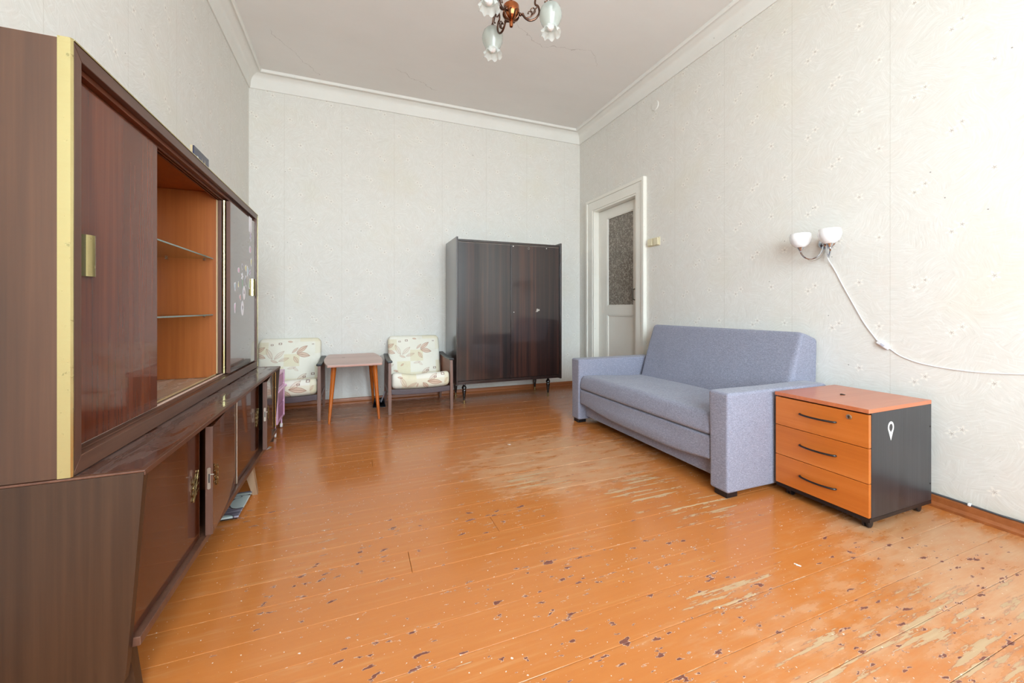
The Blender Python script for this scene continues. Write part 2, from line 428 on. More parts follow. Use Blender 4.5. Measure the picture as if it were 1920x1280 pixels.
box(b_, (xs_[0], YF - .3, -.12), (xs_[-1], YF, WZ0)); box(b_, (xs_[0], YF - .3, WZ1), (xs_[-1], YF, ZC + .15))
for a, c in ((xs_[0], xs_[1]), (xs_[2], xs_[3]), (xs_[4], xs_[5])): box(b_, (a, YF - .3, WZ0), (c, YF, WZ1))
struct('wall_front', b_, m_pback)
b_ = B(); box(b_, (XL - .15, YF - .3, ZC), (XR + .15, YB + .15, ZC + .15)); struct('ceiling', b_, m_ceil)
for i, (a, c) in enumerate(WINS):
    f = B(); y0, y1 = YF - .20, YF - .13; t = .06
    box(f, (a, y0, WZ0), (a + t, y1, WZ1), .004); box(f, (c - t, y0, WZ0), (c, y1, WZ1), .004)
    box(f, (a + .05, y0 + .001, WZ0), (c - .05, y1 - .001, WZ0 + t), .004); box(f, (a + .05, y0 + .001, WZ1 - t), (c - .05, y1 - .001, WZ1), .004)
    mid = (a + c) / 2; box(f, (mid - .04, y0 + .002, WZ0 + .04), (mid + .04, y1 - .002, WZ1 - .04), .004); box(f, (a + .05, y0 + .003, 2.2), (c - .05, y1 - .003, 2.26), .004)
    w = struct('window_%d' % (i + 1), f, m_white)
    g = B(); box(g, (a + .02, y0 + .032, WZ0 + .02), (c - .02, y0 + .036, WZ1 - .02)); obj('pane', g, m_pane, w)
    s = B(); box(s, (a - .05, YF - .14, WZ0 - .035), (c + .05, YF + .10, WZ0), .006); obj('window_sill', s, m_white, w)
# cornice: fascia, cove and a bead on the ceiling; mitred at the corners
def cornice(name, side):
    prof = [(0, ZB), (.012, ZB - .004), (.018, ZB + .004), (.022, ZB + .055), (.032, ZB + .086), (.052, ZB + .108), (.082, ZB + .121), (.108, ZB + .124),
            (.112, ZB + .116), (.120, ZB + .113), (.128, ZB + .118), (.131, ZB + .128), (.131, ZC + .01), (0, ZC + .01)]
    bm = B(); ends = []
    for q in (0, 1):
        ring = []
        for (d, z) in prof:
            if side == 'back': p = ((XL + d) if q == 0 else (XR - d), YB - d, z)
            elif side == 'left': p = (XL + d, (YB - d) if q == 0 else (YF + d), z)
            elif side == 'right': p = (XR - d, (YB - d) if q == 0 else (YF + d), z)
            else: p = ((XL + d) if q == 0 else (XR - d), YF + d, z)
            ring.append(bm.verts.new(p))
        ends.append(ring)
    n = len(prof)
    for i in range(n): bm.faces.new((ends[0][i], ends[0][(i + 1) % n], ends[1][(i + 1) % n], ends[1][i]))
    bm.faces.new(ends[0]); bm.faces.new(ends[1][::-1])
    return struct(name, bm, m_cornice, angle=40)
for i, sd in enumerate(('back', 'left', 'right', 'front')): cornice('trim_%d' % (i + 1), sd)
# baseboards: low moulded strip
def baseboard(name, a, c, nrm):
    a, c, nv = Vector(a), Vector(c), Vector(nrm); bm = B(); R = []
    pr = [(0, 0), (.034, 0), (.034, .012), (.026, .02), (.020, .024), (.018, .046), (.012, .054), (0, .056)]
    for p in (a, c): R.append([bm.verts.new(p + nv * d + Vector((0, 0, z))) for d, z in pr])
    n = len(pr)
    for i in range(n): bm.faces.new((R[0][i], R[0][(i + 1) % n], R[1][(i + 1) % n], R[1][i]))
    bm.faces.new(R[0]); bm.faces.new(R[1][::-1]); return struct(name, bm, m_base)
baseboard('baseboard_back', (XL, YB, 0), (XR, YB, 0), (0, -1, 0))
baseboard('baseboard_left', (XL, YF, 0), (XL, YB, 0), (1, 0, 0))
baseboard('baseboard_right', (XR, YF, 0), (XR, DY0 - .13, 0), (-1, 0, 0))
# door: casing, leaf with one frosted light above a sunk panel
def door():
    f = B(); cw = .13
    def cas(lo, hi):                       # two-step moulding
        box(f, lo, hi, .006)
    x0, x1 = XR - .028, XR + .02
    cas((x0, DY0 - cw, 0), (x1, DY0, DZ + cw)); cas((x0, DY1, 0), (x1, DY1 + cw, DZ + cw)); cas((x0 + .0008, DY0 - .012, DZ - .0008), (x1 - .001, DY1 + .012, DZ + cw))
    bd = x0 - .012
    cas((bd, DY0 - cw - .004, 0), (x1, DY0 - cw + .032, DZ + cw + .004)); cas((bd, DY1 + cw - .032, 0), (x1, DY1 + cw + .004, DZ + cw + .004)); cas((bd + .0008, DY0 - cw - .003, DZ + cw - .030), (x1 - .001, DY1 + cw + .003, DZ + cw + .006))
    # jambs
    box(f, (XR - .02, DY0 - .001, 0), (XR + .15, DY0 + .02, DZ), .003); box(f, (XR - .02, DY1 - .02, 0), (XR + .15, DY1 + .001, DZ), .003); box(f, (XR - .019, DY0 + .01, DZ - .02), (XR + .149, DY1 - .01, DZ + .0005), .003)
    fr = struct('trim_5', f, m_white)
    d = B(); X0, X1 = XR + .055, XR + .095; a, c = DY0 + .022, DY1 - .022; st = .115
    def mem(lo, hi): box(d, lo, hi, .004)
    mem((X0, a, .01), (X1, a + st, DZ - .022)); mem((X0, c - st - .06, .01), (X1, c, DZ - .022))
    for z0, z1 in ((DZ - .13, DZ - .022), (.925, 1.03), (.01, .22)): mem((X0 + .001, a + st - .008, z0), (X1 - .001, c - st - .052, z1))
    dr = struct('door_1', d, m_white)
    p = B(); y0, y1 = a + st, c - st - .06
    box(p, (X0 + .014, y0 - .01, .20), (X1 - .01, y1 + .01, .935)); obj('lower_panel', p, m_white, dr)
    M = Mt('patterned_frosted_glass'); O = M.pos()
    v = M.n('ShaderNodeTexVoronoi', feature='DISTANCE_TO_EDGE'); v.inputs['Scale'].default_value = 42; M.put(v.inputs['Vector'], O)
    n1 = M.noise(O, 38, 3, .6, 1.5); fl_ = M.step(n1, .48, .60)
    colr = M.mix(fl_, lin('#857B6E'), lin('#BDB5A8'))
    bs = M.bsdf(colr, .25, normal=M.bump(M.add(n1, v.outputs[0]), .6, .003), trans=.30)
    m_fr = M.done(bs)
    g = B(); box(g, (X0 + .016, y0 - .01, 1.02), (X0 + .021, y1 + .01, DZ - .12)); obj('pane', g, m_fr, dr)
    bd_ = B()
    for z0, z1 in ((1.03, DZ - .13), (.22, .925)):
        for yy, sg in ((y0, 1), (y1, -1)): box(bd_, (X0 + .003, min(yy, yy + sg * .012), z0), (X0 + .016, max(yy, yy + sg * .012), z1), .003)
        for zz, sg in ((z0, 1), (z1, -1)): box(bd_, (X0 + .003, y0, min(zz, zz + sg * .012)), (X0 + .016, y1, max(zz, zz + sg * .012)), .003)
    obj('glazing_bead', bd_, m_white, dr)
    h = B(); yh = a + .075
    tube(h, smoothpath([(X0, yh, 1.09), (X0 - .03, yh, 1.095), (X0 - .04, yh, 1.11), (X0 - .04, yh, 1.19), (X0 - .03, yh, 1.205), (X0, yh, 1.21)], 4), .006, 8)
    obj('handle', h, plain('door_handle_steel', '#77736C', .25, 1.0), dr)['label'] = 'steel pull handle'
door()
hb = B()
for lo, hi in (((XR + .15, DY0 - .6, -.12), (XR + 1.6, DY1 + .6, 0)), ((XR + 1.5, DY0 - .6, 0), (XR + 1.6, DY1 + .6, 2.6)), ((XR + .15, DY0 - .7, -.12), (XR + 1.6, DY0 - .6, 2.6)), ((XR + .15, DY1 + .6, -.12), (XR + 1.6, DY1 + .7, 2.6)), ((XR + .15, DY0 - .7, 2.6), (XR + 1.6, DY1 + .7, 2.7))):
    box(hb, lo, hi)
struct('wall_hall', hb, m_hall)

# ------------------------------------------------------------------ furniture materials
m_ven = wood('matte_brown_veneer', '#3B2416', '#492D1C', '#573824', 'z', 70, .42, .15, .2, band=7)
m_veny = wood('brown_frame_veneer', '#432619', '#553324', '#6A4633', 'y', 90, .42, .15, .2, band=9)
m_venz = wood('brown_frame_veneer_upright', '#472A1E', '#573729', '#6B4836', 'z', 90, .42, .15, .2, band=9)
m_gloss = wood('polished_brown_door', '#4A2012', '#602D19', '#763C22', 'z', 55, .22, .42, .03, 0, band=5, spec=.1)
m_bdoor = wood('polished_low_door', '#33170B', '#451F0E', '#562A14', 'z', 55, .22, .5, .03, 0, band=5, spec=.1)
m_bpan = wood('worn_dark_end_panel', '#2B1A10', '#392416', '#49301F', 'z', 70, .45, .1, .2, .2, band=7, spec=.35)
m_gloss2 = wood('polished_dark_door', '#2E1710', '#3F2116', '#4F2C1E', 'z', 55, .22, 1.0, .03, 0, band=5, spec=.2)
m_inside = wood('orange_inner_veneer', '#87461A', '#985321', '#A8612B', 'z', 80, .38, .2, .15, band=7)
def dusty(name, a, b, d):
    M = Mt(name); O = M.obj()
    st = M.noise(M.scale(O, (14, 3.0, 1)), 1.0, 4, .6, 1.2); g = M.noise(M.scale(O, (90, 3, 1)), 1, 2)
    c = M.mix(g, lin(a), lin(b)); f = M.step(st, .46, .62)
    c = M.mix(M.mul(f, .55), c, lin(d)); return M.done(M.bsdf(c, M.add(.16, M.mul(f, .30)), 0, .3, .12))
m_top = dusty('dusty_polished_top', '#3C2019', '#5A362A', '#6E5A52')
m_infl = dusty('dusty_shelf_floor', '#B3A48F', '#C4B8A5', '#D0C9BD')
def brass_mat(name, c, rough=.28):
    M = Mt(name); O = M.obj(); n = M.noise(O, 40, 4, .7); sc = M.noise(M.scale(O, (10, 10, 260)), 1, 2)
    sp = M.step(n, .62, .70)
    col = M.mix(M.mul(sc, .25), lin(c), lin('#DDD3A4')); col = M.mix(M.mul(sp, .55), col, lin('#4C4320'))
    return M.done(M.bsdf(col, M.add(rough, M.mul(sp, .3)), 1.0))
m_brass = brass_mat('worn_brass', '#CFC08A', .22)
m_gold = brass_mat('thin_gilt_metal', '#9A8152', .35)
m_steel = plain('dull_steel', '#B4AFA3', .28, 1.0)
m_chrome = plain('chrome', '#C9CCD2', .08, 1.0, var=.02)
m_dark = plain('dark_recess', '#17100D', .7)
m_plast = plain('pink_beige_track_plastic', '#D8B9A8', .5)
m_cream = plain('cream_edge_band', '#BFA277', .5)
m_black = plain('black_plastic', '#16161A', .35, var=.15)
m_legw = wood('bare_pale_leg', '#7D6044', '#96765A', '#A98B6C', 'z', 40, .55, 0)
m_paperw = plain('white_paper', '#EDEBE8', .7, var=.02)

# ------------------------------------------------------------------ sideboard (low base cabinet)
BX, Y0, Y1, ZT = -.520, 1.25, 3.157, .60       # door plane, near end, far end, top
def sideboard():
    o = Vector((-.72, 2.2, 0))
    t = thing('sideboard', 'long low dark brown sideboard with brass fittings along the left wall', 'sideboard', o)
    def add(n, bm, m, p=None, **k):
        bmesh.ops.translate(bm, verts=bm.verts, vec=-o); return obj(n, bm, m, p or t, **k)
    b = B(); box(b, (-.955, Y0 + .0225, ZT - .020), (-.4995, Y1 - .0225, ZT - .001), .001); add('top_panel', b, m_top)
    b = B(); box(b, (-.499, Y0 + .002, ZT - .014), (-.486, Y1 - .002, ZT + .001), .002)
    for y in (Y0 - .001, Y1 - .014): box(b, (-.953, y, ZT - .0055), (-.4865, y + .015, ZT + .0005), .002)
    add('top_edging', b, m_veny)
    for k, y in enumerate((Y0, Y1 - .022)):
        b = B(); prism(b, [(-.955, .085), (-.527, .085), (-.522, .12), (-.4885, ZT - .006), (-.955, ZT - .006)], 1, y, y + .022, .001); add('side_panel', b, m_bpan)
        if k == 0: continue
        b = B(); tube(b, [(BX + .006, y - .002, .19), (BX + .006, y - .002, .57)], .0045, 8); add('brass_strip', b, m_brass)
    b = B(); box(b, (-.955, Y0 + .022, .152), (-.503, Y1 - .022, .176), .003); add('bottom_panel', b, m_venz)
    b = B(); box(b, (-.955, Y0 + .022, .176), (-.948, Y1 - .022, .575)); add('back_panel', b, m_dark)
    b = B(); box(b, (-.948, 2.19, .177), (BX - .03, 2.21, .577)); add('divider', b, m_inside)
    ys = [Y0 + .024, 1.735, 2.2, 2.665, Y1 - .024]
    for i in range(4):
        hinge = [ys[0], ys[2], ys[2], ys[4]][i]; free = [ys[1], ys[1], ys[3], ys[3]][i]
        L = abs(free - hinge) - .004; sg = 1 if free > hinge else -1
        ang = [0, 4.6, 0, 5.0][i]
        b = B(); lo, hi = (min(sg * .002, sg * L), max(sg * .002, sg * L))
        box(b, (-.022, lo, .180), (0, hi, .572), .0015)
        d = obj('door', b, m_bdoor, t); d.location = (BX - o.x, hinge - o.y, 0)
        d.rotation_euler = (0, 0, math.radians(-ang if sg > 0 else ang))
        # free edge faced with dark lipping, gilt scrollwork and a lock plate
        ed = B(); box(ed, (-.0222, sg * (L - .004) if sg > 0 else sg * (L + .0004), .1802), (.0003, sg * (L + .0004) if sg > 0 else sg * (L - .004), .5718), .001); obj('edge_lipping', ed, m_venz, d)
        sc = B(); c = sg * (L - .040); zc = .385
        for q in range(4):
            z = zc - .034 + q * .020; w = sg * 1.0
            tube(sc, smoothpath([(.003, c + w * .026, z + .014), (.003, c + w * .006, z + .010), (.003, c - w * .012, z - .004), (.003, c - w * .024, z - .016), (.003, c - w * .030, z - .006), (.003, c - w * .020, z + .003), (.003, c + w * .004, z + .001)], 4), .0013, 6)
        tube(sc, smoothpath([(.003, c - sg * .026, zc - .05), (.003, c - sg * .004, zc - .012), (.003, c + sg * .02, zc + .045)], 5), .0016, 6)
        obj('escutcheon', sc, m_gold, d)
        if i in (1, 3):
            lp = B(); yy = sg * (L + .0006)
            prism(lp, [(-.0165 + .0055 * math.cos(a) + .0055, .385 + .034 * (1 if math.sin(a) > 0 else -1) + .0055 * math.sin(a)) for a in [2 * PI * k / 16 for k in range(16)]], 1, min(yy, yy + sg * .0022), max(yy, yy + sg * .0022), .0004, 1)
            pl = obj('lock_plate', lp, m_steel, d); pl['label'] = 'steel lock plate with slot'
            sl = B(); box(sl, (-.0125, min(yy + sg * .002, yy + sg * .0028), .370), (-.0085, max(yy + sg * .002, yy + sg * .0028), .402)); obj('lock_slot', sl, m_dark, d)
            bo = B(); box(bo, (-.008, min(yy, yy + sg * .003), .397), (.004, max(yy, yy + sg * .003), .4005), .0006); obj('lock_bolt', bo, m_steel, d)
    b = B(); tube(b, [(BX + .002, 2.2, .182), (BX + .002, 2.2, .571)], .0035, 8); add('hinge_strip', b, m_steel)
    for (x, y) in ((-.535, 2.50), (-.88, 2.50), (-.56, 1.31), (-.88, 1.31), (-.88, 3.06)):
        b = B(); dx = .032 if x > -.7 else -.01
        T, Bm = [(x - .022, y - .02), (x + .022, y - .02), (x + .022, y + .02), (x - .022, y + .02)], [(x + dx - .012, y - .012), (x + dx + .012, y - .012), (x + dx + .012, y + .012), (x + dx - .012, y + .012)]
        tv = [b.verts.new((*p, .152)) for p in T]; bv = [b.verts.new((*p, 0.0)) for p in Bm]
        b.faces.new(tv[::-1]); b.faces.new(bv)
        for k in range(4): b.faces.new((tv[k], tv[(k + 1) % 4], bv[(k + 1) % 4], bv[k]))
        add('leg', b, m_legw if y > 1.4 else m_bpan)
    return t
sideboard()

# ------------------------------------------------------------------ hutch with sliding doors on the sideboard
HX, HT = -.622, 1.636
m_run = wood('shaded_runner_veneer', '#4A2210', '#5E2E17', '#713C20', 'y', 80, .45, band=7)  # brown darkened to paint in the shadow between top rail and doors
def hutch():
    o = Vector((-.79, 2.2, ZT + .001)); zb = ZT + .002
    t = thing('display_hutch', 'tall brown display hutch with sliding doors standing on the sideboard', 'cabinet', o)
    def add(n, bm, m, p=None, **k):
        bmesh.ops.translate(bm, verts=bm.verts, vec=-o)
        ob = obj(n, bm, m, p or t, **k)
        return ob
    xb = -.955; yi0, yi1 = Y0 + .018, Y1 - .018
    for y in (Y0, Y1 - .018):
        b = B(); box(b, (xb, y, zb), (HX - .012, y + .018, HT - .003), .0015); add('side_panel', b, m_ven)
    b = B(); box(b, (xb, Y0 + .002, HT - .020), (HX - .016, Y1 - .002, HT - .002), .001); add('top_panel', b, m_inside)
    b = B(); box(b, (xb, yi0, zb), (-.70, yi1, .635), .001); add('bottom_panel', b, m_infl)
    b = B(); box(b, (xb - .004, yi0, zb), (xb + .004, yi1, HT - .02)); add('back_panel', b, m_inside)
    # face frame: mitred stiles and rails
    def frame(n, quad, mat):
        b = B(); f = [b.verts.new((HX, *q)) for q in quad]; r = [b.verts.new((HX - .020, *q)) for q in quad]
        b.faces.new(f); b.faces.new(r[::-1])
        for k in range(4): b.faces.new((f[k], r[k], r[(k + 1) % 4], f[(k + 1) % 4]))
        es = [e_ for e_ in b.edges]; bmesh.ops.bevel(b, geom=es, offset=.0012, segments=1, affect='EDGES'); add(n, b, mat)
    fi = (Y0 + .036, Y1 - .040, zb + .042, HT - .036); fo = (Y0 + .002, Y1 - .002, zb, HT - .003)
    frame('frame_stile', [(fo[0], fo[2]), (fi[0], fi[2]), (fi[0], fi[3]), (fo[0], fo[3])], m_venz)
    frame('frame_stile', [(fi[1], fi[2]), (fo[1], fo[2]), (fo[1], fo[3]), (fi[1], fi[3])], m_venz)
    frame('frame_rail', [(fo[0], fo[2]), (fo[1], fo[2]), (fi[1], fi[2]), (fi[0], fi[2])], m_veny)
    frame('frame_rail', [(fi[0], fi[3]), (fi[1], fi[3]), (fo[1], fo[3]), (fo[0], fo[3])], m_veny)
    # brass corner strips and top edging
    for y, s in ((Y0, -1), (Y1, 1)):
        b = B(); ya, yb = (y - .0022, y + .002) if s < 0 else (y - .002, y + .0022)
        prism(b, [(-.647, ya if s < 0 else yb), (-.6235, ya if s < 0 else yb), (HX + .0015, y + (.002 if s < 0 else -.002)), (HX + .0015, y + (.0045 if s < 0 else -.0045)), (HX - .004, y + (.0045 if s < 0 else -.0045)), (-.647, y - s * .0015)], 2, zb + .0005, HT)
        add('brass_corner_strip', b, m_brass, angle=20)
    b = B(); box(b, (HX - .014, Y0 + .004, HT - .0028), (HX + .002, Y1 - .004, HT + .001), .0008); add('brass_top_strip', b, m_brass)
    # upper and lower runners
    for z0, z1, nm, mt in ((.645, .650, 'runner_board', m_veny), (HT - .050, HT - .020, 'runner_board', m_run)):
        b = B(); box(b, (-.702, yi0 + .001, z0 - .04 if z0 < 1 else z0), (HX - .0205, yi1 - .001, z1 - .003 if z0 < 1 else z1), .001)
        add(nm, b, mt)
    for x in (-.694, -.668): 
        b = B(); box(b, (x - .004, yi0 + .002, .6465), (x + .004, yi1 - .002, .652), .001); add('track', b, m_cream if x < -.68 else m_plast)
    for x in (-.690, -.676, -.664):
        b = B(); box(b, (x - .003, yi0 + .002, HT - .058), (x + .003, yi1 - .002, HT - .0505), .001); add('track', b, m_run)
    # partition in the middle bay, cream lipping and brass edge
    b = B(); box(b, (xb + .004, 2.54, .636), (-.690, 2.558, HT - .021), .001); add('partition', b, m_inside)
    b = B(); box(b, (-.6895, 2.538, .654), (-.684, 2.560, HT - .059), .001); add('partition_lipping', b, m_cream)
    b = B(); box(b, (-.6835, 2.541, .654), (-.667, 2.556, HT - .059), .001); add('partition_post', b, m_venz)
    b = B(); tube(b, [(-.657, 2.545, .654), (-.657, 2.545, HT - .059)], .0065, 10); add('brass_rod', b, m_brass)
    b = B(); box(b, (xb + .004, 1.745, .636), (-.705, 1.757, HT - .021), .001); add('partition', b, m_inside)
    # glass shelves with pins
    for z in (1.263, .966):
        b = B(); box(b, (xb + .006, 1.760, z - .003), (-.704, 2.537, z + .003), .0005); sh = add('glass_shelf', b, m_shelf)
        b = B(); box(b, (-.7045, 1.760, z - .0032), (-.7025, 2.537, z + .0032), .0005); add('polished_edge', b, m_sedge, sh)
        for (x, y, d) in ((-.74, 2.54, -1), (-.90, 2.54, -1), (-.74, 1.757, 1), (-.90, 1.757, 1)):
            b = B(); lathe(b, [(.0045, 0), (.0045, .012), (.003, .014)], 8, (x, y, z - .0075), Matrix.Rotation(PI / 2 * (1 if d < 0 else -1), 4, 'X')); add('shelf_pin', b, m_steel, sh)
    # sliding doors
    def sdoor(x, ya, yb, mat, hy):
        b = B(); box(b, (x - .018, ya, .6525), (x, yb, HT - .0595), .0015, 1); d = add('sliding_door', b, mat)
        b = B(); pr = [(0, 0), (.010, .003), (.016, .012), (.018, .024), (.015, .034), (.010, .040), (.006, .052), (.0, .058)]
        prism(b, [(x + .0005 + p[0], hy + p[1]) for p in pr] + [(x + .0002, hy + .058), (x + .0002, hy)], 2, 1.083, 1.190, 0)
        add('handle', b, m_brass, d, angle=25)['label'] = 'worn brass grip'
        return d
    d1 = sdoor(-.655, Y0 + .022, 1.772, m_gloss, 1.347)
    d2 = sdoor(-.628, 2.545, Y1 - .022, m_gloss2, 3.005)
    b = B(); box(b, (-.6465, 2.543, .653), (-.6278, 2.549, HT - .060), .0008); add('edge_lipping', b, m_venz, d2)
    # stickers on the right-hand door
    sx = -.6278
    def poly(cy, cz, ry, rz, kind):
        out = []
        for k in range(20):
            a = 2 * PI * k / 20; r = 1.0
            if kind == 'star': r = .62 + .38 * math.cos(5 * a)
            if kind == 'blob': r = .82 + .18 * math.sin(3 * a + cy * 50)
            if kind == 'heart': r = .80 + .2 * math.cos(2 * a) + .12 * math.sin(a)
            out.append((cy + ry * r * math.cos(a), cz + rz * r * math.sin(a)))
        if kind == 'rect': out = [(cy - ry, cz - rz), (cy + ry, cz - rz), (cy + ry, cz + rz), (cy - ry, cz + rz)]
        return out
    cols = {'w': '#E6E3EA', 'p': '#D9A9BF', 'l': '#B9A2C4', 'g': '#8FBF92', 'y': '#D8CF7A', 'b': '#A9BEC9', 'r': '#D98F8A', 'k': '#6F6A70'}
    sm = {k: plain('sticker_' + k, c, .35, var=.03) for k, c in cols.items()}
    for (y, z, ry, rz, kind, c) in [(2.707, 1.218, .020, .026, 'heart', 'p'), (2.789, 1.248, .018, .022, 'blob', 'k'), (2.862, 1.247, .022, .024, 'blob', 'y'), (2.914, 1.234, .022, .038, 'blob', 'b'),
                                    (2.970, 1.228, .020, .024, 'star', 'l'), (3.000, 1.300, .016, .032, 'blob', 'y'), (2.783, 1.190, .026, .028, 'star', 'w'), (2.862, 1.167, .018, .040, 'blob', 'k'), (2.633, 1.125, .020, .030, 'blob', 'b'),
                                    (2.702, 1.136, .012, .022, 'blob', 'y'), (2.825, 1.094, .030, .043, 'oval', 'w'), (2.737, 1.065, .018, .022, 'blob', 'r'), (2.631, 1.007, .014, .034, 'blob', 'p'), (2.789, 1.001, .030, .045, 'oval', 'w'),
                                    (2.955, 1.150, .018, .040, 'blob', 'g'), (2.981, 1.535, .038, .048, 'rect', 'w'), (2.985, 1.465, .026, .040, 'star', 'l'), (2.974, 1.372, .022, .038, 'heart', 'p')]:
        b = B(); prism(b, poly(y, z, ry, rz, kind), 0, sx, sx + .0006); st = add('sticker', b, sm['w'], d2, smooth=False)
        if kind != 'oval' or True:
            b = B(); f = .72 if kind != 'oval' else .34
            prism(b, poly(y, z - (0 if kind != 'oval' else -.004), ry * f, rz * f, kind if kind != 'oval' else 'blob'), 0, sx + .0006, sx + .0009); bmesh.ops.translate(b, verts=b.verts, vec=-o)
            me = bpy.data.meshes.new('print'); finish(b); b.to_mesh(me); b.free(); me.materials.append(sm[c if kind != 'oval' else 'k'])
            # the printed motif joins its sticker as a second material
            b2 = B(); b2.from_mesh(st.data); n0 = len(b2.faces); b2.from_mesh(me); b2.faces.ensure_lookup_table()
            for q in range(n0, len(b2.faces)): b2.faces[q].material_index = 1
            b2.to_mesh(st.data); b2.free(); st.data.materials.append(me.materials[0])
    b = B(); prism(b, poly(2.789, 1.152, .004, .032, 'blob'), 0, sx, sx + .0006); add('sticker', b, sm['g'], d2, smooth=False)
    return t
hutch()
# small dark night picture leaning on the wall side of the hutch top
def picture():
    M = Mt('night_picture_print'); O = M.obj(); X, Y, Z = M.xyz(O)
    c = M.mix(M.step(Z, .08, .16), lin('#1E2A63'), lin('#23243A'))
    tow = None
    for (y, h, w) in [(.005, .143, .009), (.045, .147, .009), (.027, .120, .008), (.068, .105, .009), (-.01, .10, .008), (.056, .11, .009), (.016, .10, .008)]:
        d = M.m_('ABSOLUTE', M.sub(Y, y)); hw = M.mul(M.sub(1.0, M.step(Z, h - .055, h)), w)
        m = M.m_('LESS_THAN', d, hw); tow = m if tow is None else M.mx(tow, m)
    c = M.mix(tow, c, M.mix(M.noise(O, 60, 2), lin('#B98A3A'), lin('#EFE3B4')))
    c = M.mix(M.sub(1.0, M.step(M.dist(O, (0, -.055, .112)), .010, .017)), c, lin('#DCE6F2'))
    m = M.done(M.bsdf(c, .25))
    t = thing('picture_block', 'small dark blue night picture of lit towers standing on the hutch top', 'picture', (-.735, 2.480, HT - .001))
    b = B(); box(b, (-.006, -.105, 0), (.0, .105, .163), .001); obj('picture_face', b, m, t)
    b = B(); box(b, (-.016, -.1055, .0), (-.0061, .1055, .1635), .001); obj('picture_backing', b, plain('beige_card', '#B9A684', .7), t)
    t.rotation_euler = (0, 0, 0)
picture()

# ------------------------------------------------------------------ wardrobe
def wardrobe():
    M = Mt('ribbon_mahogany'); O = M.obj()
    s1 = M.noise(M.scale(O, (34, 34, .35)), 1, 3, .6); s2 = M.noise(M.scale(O, (9, 9, .15)), 1, 2); s3 = M.noise(M.scale(O, (140, 140, 3)), 1, 2)
    f = M.add(M.add(M.mul(s1, .5), M.mul(s2, .35)), M.mul(s3, .15))
    c = M.ramp(f, [(.38, lin('#120A0A')), (.62, lin('#46261B')), (.5, lin('#271512'))])
    X, Y, Z = M.xyz(O)
    n = M.noise(O, 28, 3, .6)
    sc = M.sub(1.0, M.step(M.add(M.dist(O, (.313, -.25, .976)), M.mul(M.sub(n, .5), .09)), .012, .022))
    c = M.mix(M.mul(sc, .85), c, lin('#B9B2AA'))
    m_rib = M.done(M.bsdf(c, .3, 0, 1.0, .035))
    m_side = wood('dark_lacquered_side', '#1E1413', '#2B1D1A', '#3A2823', 'z', 50, .3, 1.0, .05, 0)
    m_legb = plain('black_lacquer', '#0E0B0B', .2, coat=1.0)
    o = Vector((1.568, 4.27, 0))
    t = thing('wardrobe', 'dark glossy two-door wardrobe on turned legs against the back wall', 'wardrobe', o)
    def add(n, b, m, p=None, **k):
        bmesh.ops.translate(b, verts=b.verts, vec=-o); return obj(n, b, m, p or t, **k)
    x0, x1, yf, yb, z0, z1 = .958, 2.178, 4.005, 4.50, .205, 1.722
    for x in (x0, x1 - .020):
        b = B(); box(b, (x, yf - .012, z0), (x + .020, yb, z1 + .016), .004, 3); add('side_panel', b, m_side)
    b = B(); box(b, (x0 + .020, yf + .006, z1 - .026), (x1 - .020, yb, z1 - .004), .002); add('top_panel', b, m_side)
    b = B(); box(b, (x0 + .020, yf + .004, z0 + .008), (x1 - .020, yb, z0 + .040), .002); add('bottom_panel', b, m_side)
    b = B(); box(b, (x0 + .020, yb - .008, z0 + .041), (x1 - .020, yb - .001, z1 - .027)); add('back_panel', b, m_dark)
    for xa, xc in ((x0 + .0225, 1.5625), (1.5665, x1 - .0225)):
        b = B(); box(b, (xa, yf + .008, z0 + .043), (xc, yf + .027, z1 - .030), .0015); d = add('door', b, m_rib)
        b = B(); box(b, (xa + .001, yf + .0068, z1 - .0345), (xc - .001, yf + .0079, z1 - .0305)); add('edge_band', b, plain('pale_worn_edge', '#8C8078', .5), d)
        if xa > 1.5:
            for (x, z, r) in ((1.593, 1.675, .006), (1.994, 1.672, .005), (1.600, .959, .004)):
                b = B(); lathe(b, [(r, 0), (r, .002)], 10, (x, yf + .008, z), Matrix.Rotation(PI / 2, 4, 'X')); add('screw_cap', b, m_paperw, d)
            b = B(); bmesh.ops.create_circle(b, segments=14, radius=.010); 
            pts = [(1.777 + .009 * math.cos(a), yf + .006, 1.660 + .012 * math.sin(a)) for a in [2 * PI * k / 14 for k in range(15)]]
            b.free(); b = B(); tube(b, pts, .0016, 6); add('keyhole_ring', b, m_steel, d)
    for (x, y) in ((1.058, 4.062), (2.046, 4.078), (1.058, 4.44), (2.046, 4.44)):
        b = B(); lathe(b, [(.020, .212), (.021, .205), (.012, .200), (.013, .194), (.024, .176), (.026, .166), (.022, .158), (.019, .150), (.022, .142), (.020, .120), (.011, .045), (.010, .038)], 14, (x, y, 0)); lg = add('leg', b, m_legb)
        b = B(); lathe(b, [(.0112, .040), (.0108, .002), (.009, .0)], 12, (x, y, 0)); add('leg_tip', b, m_gold, lg)['label'] = 'brass leg tip'
    return t
wardrobe()

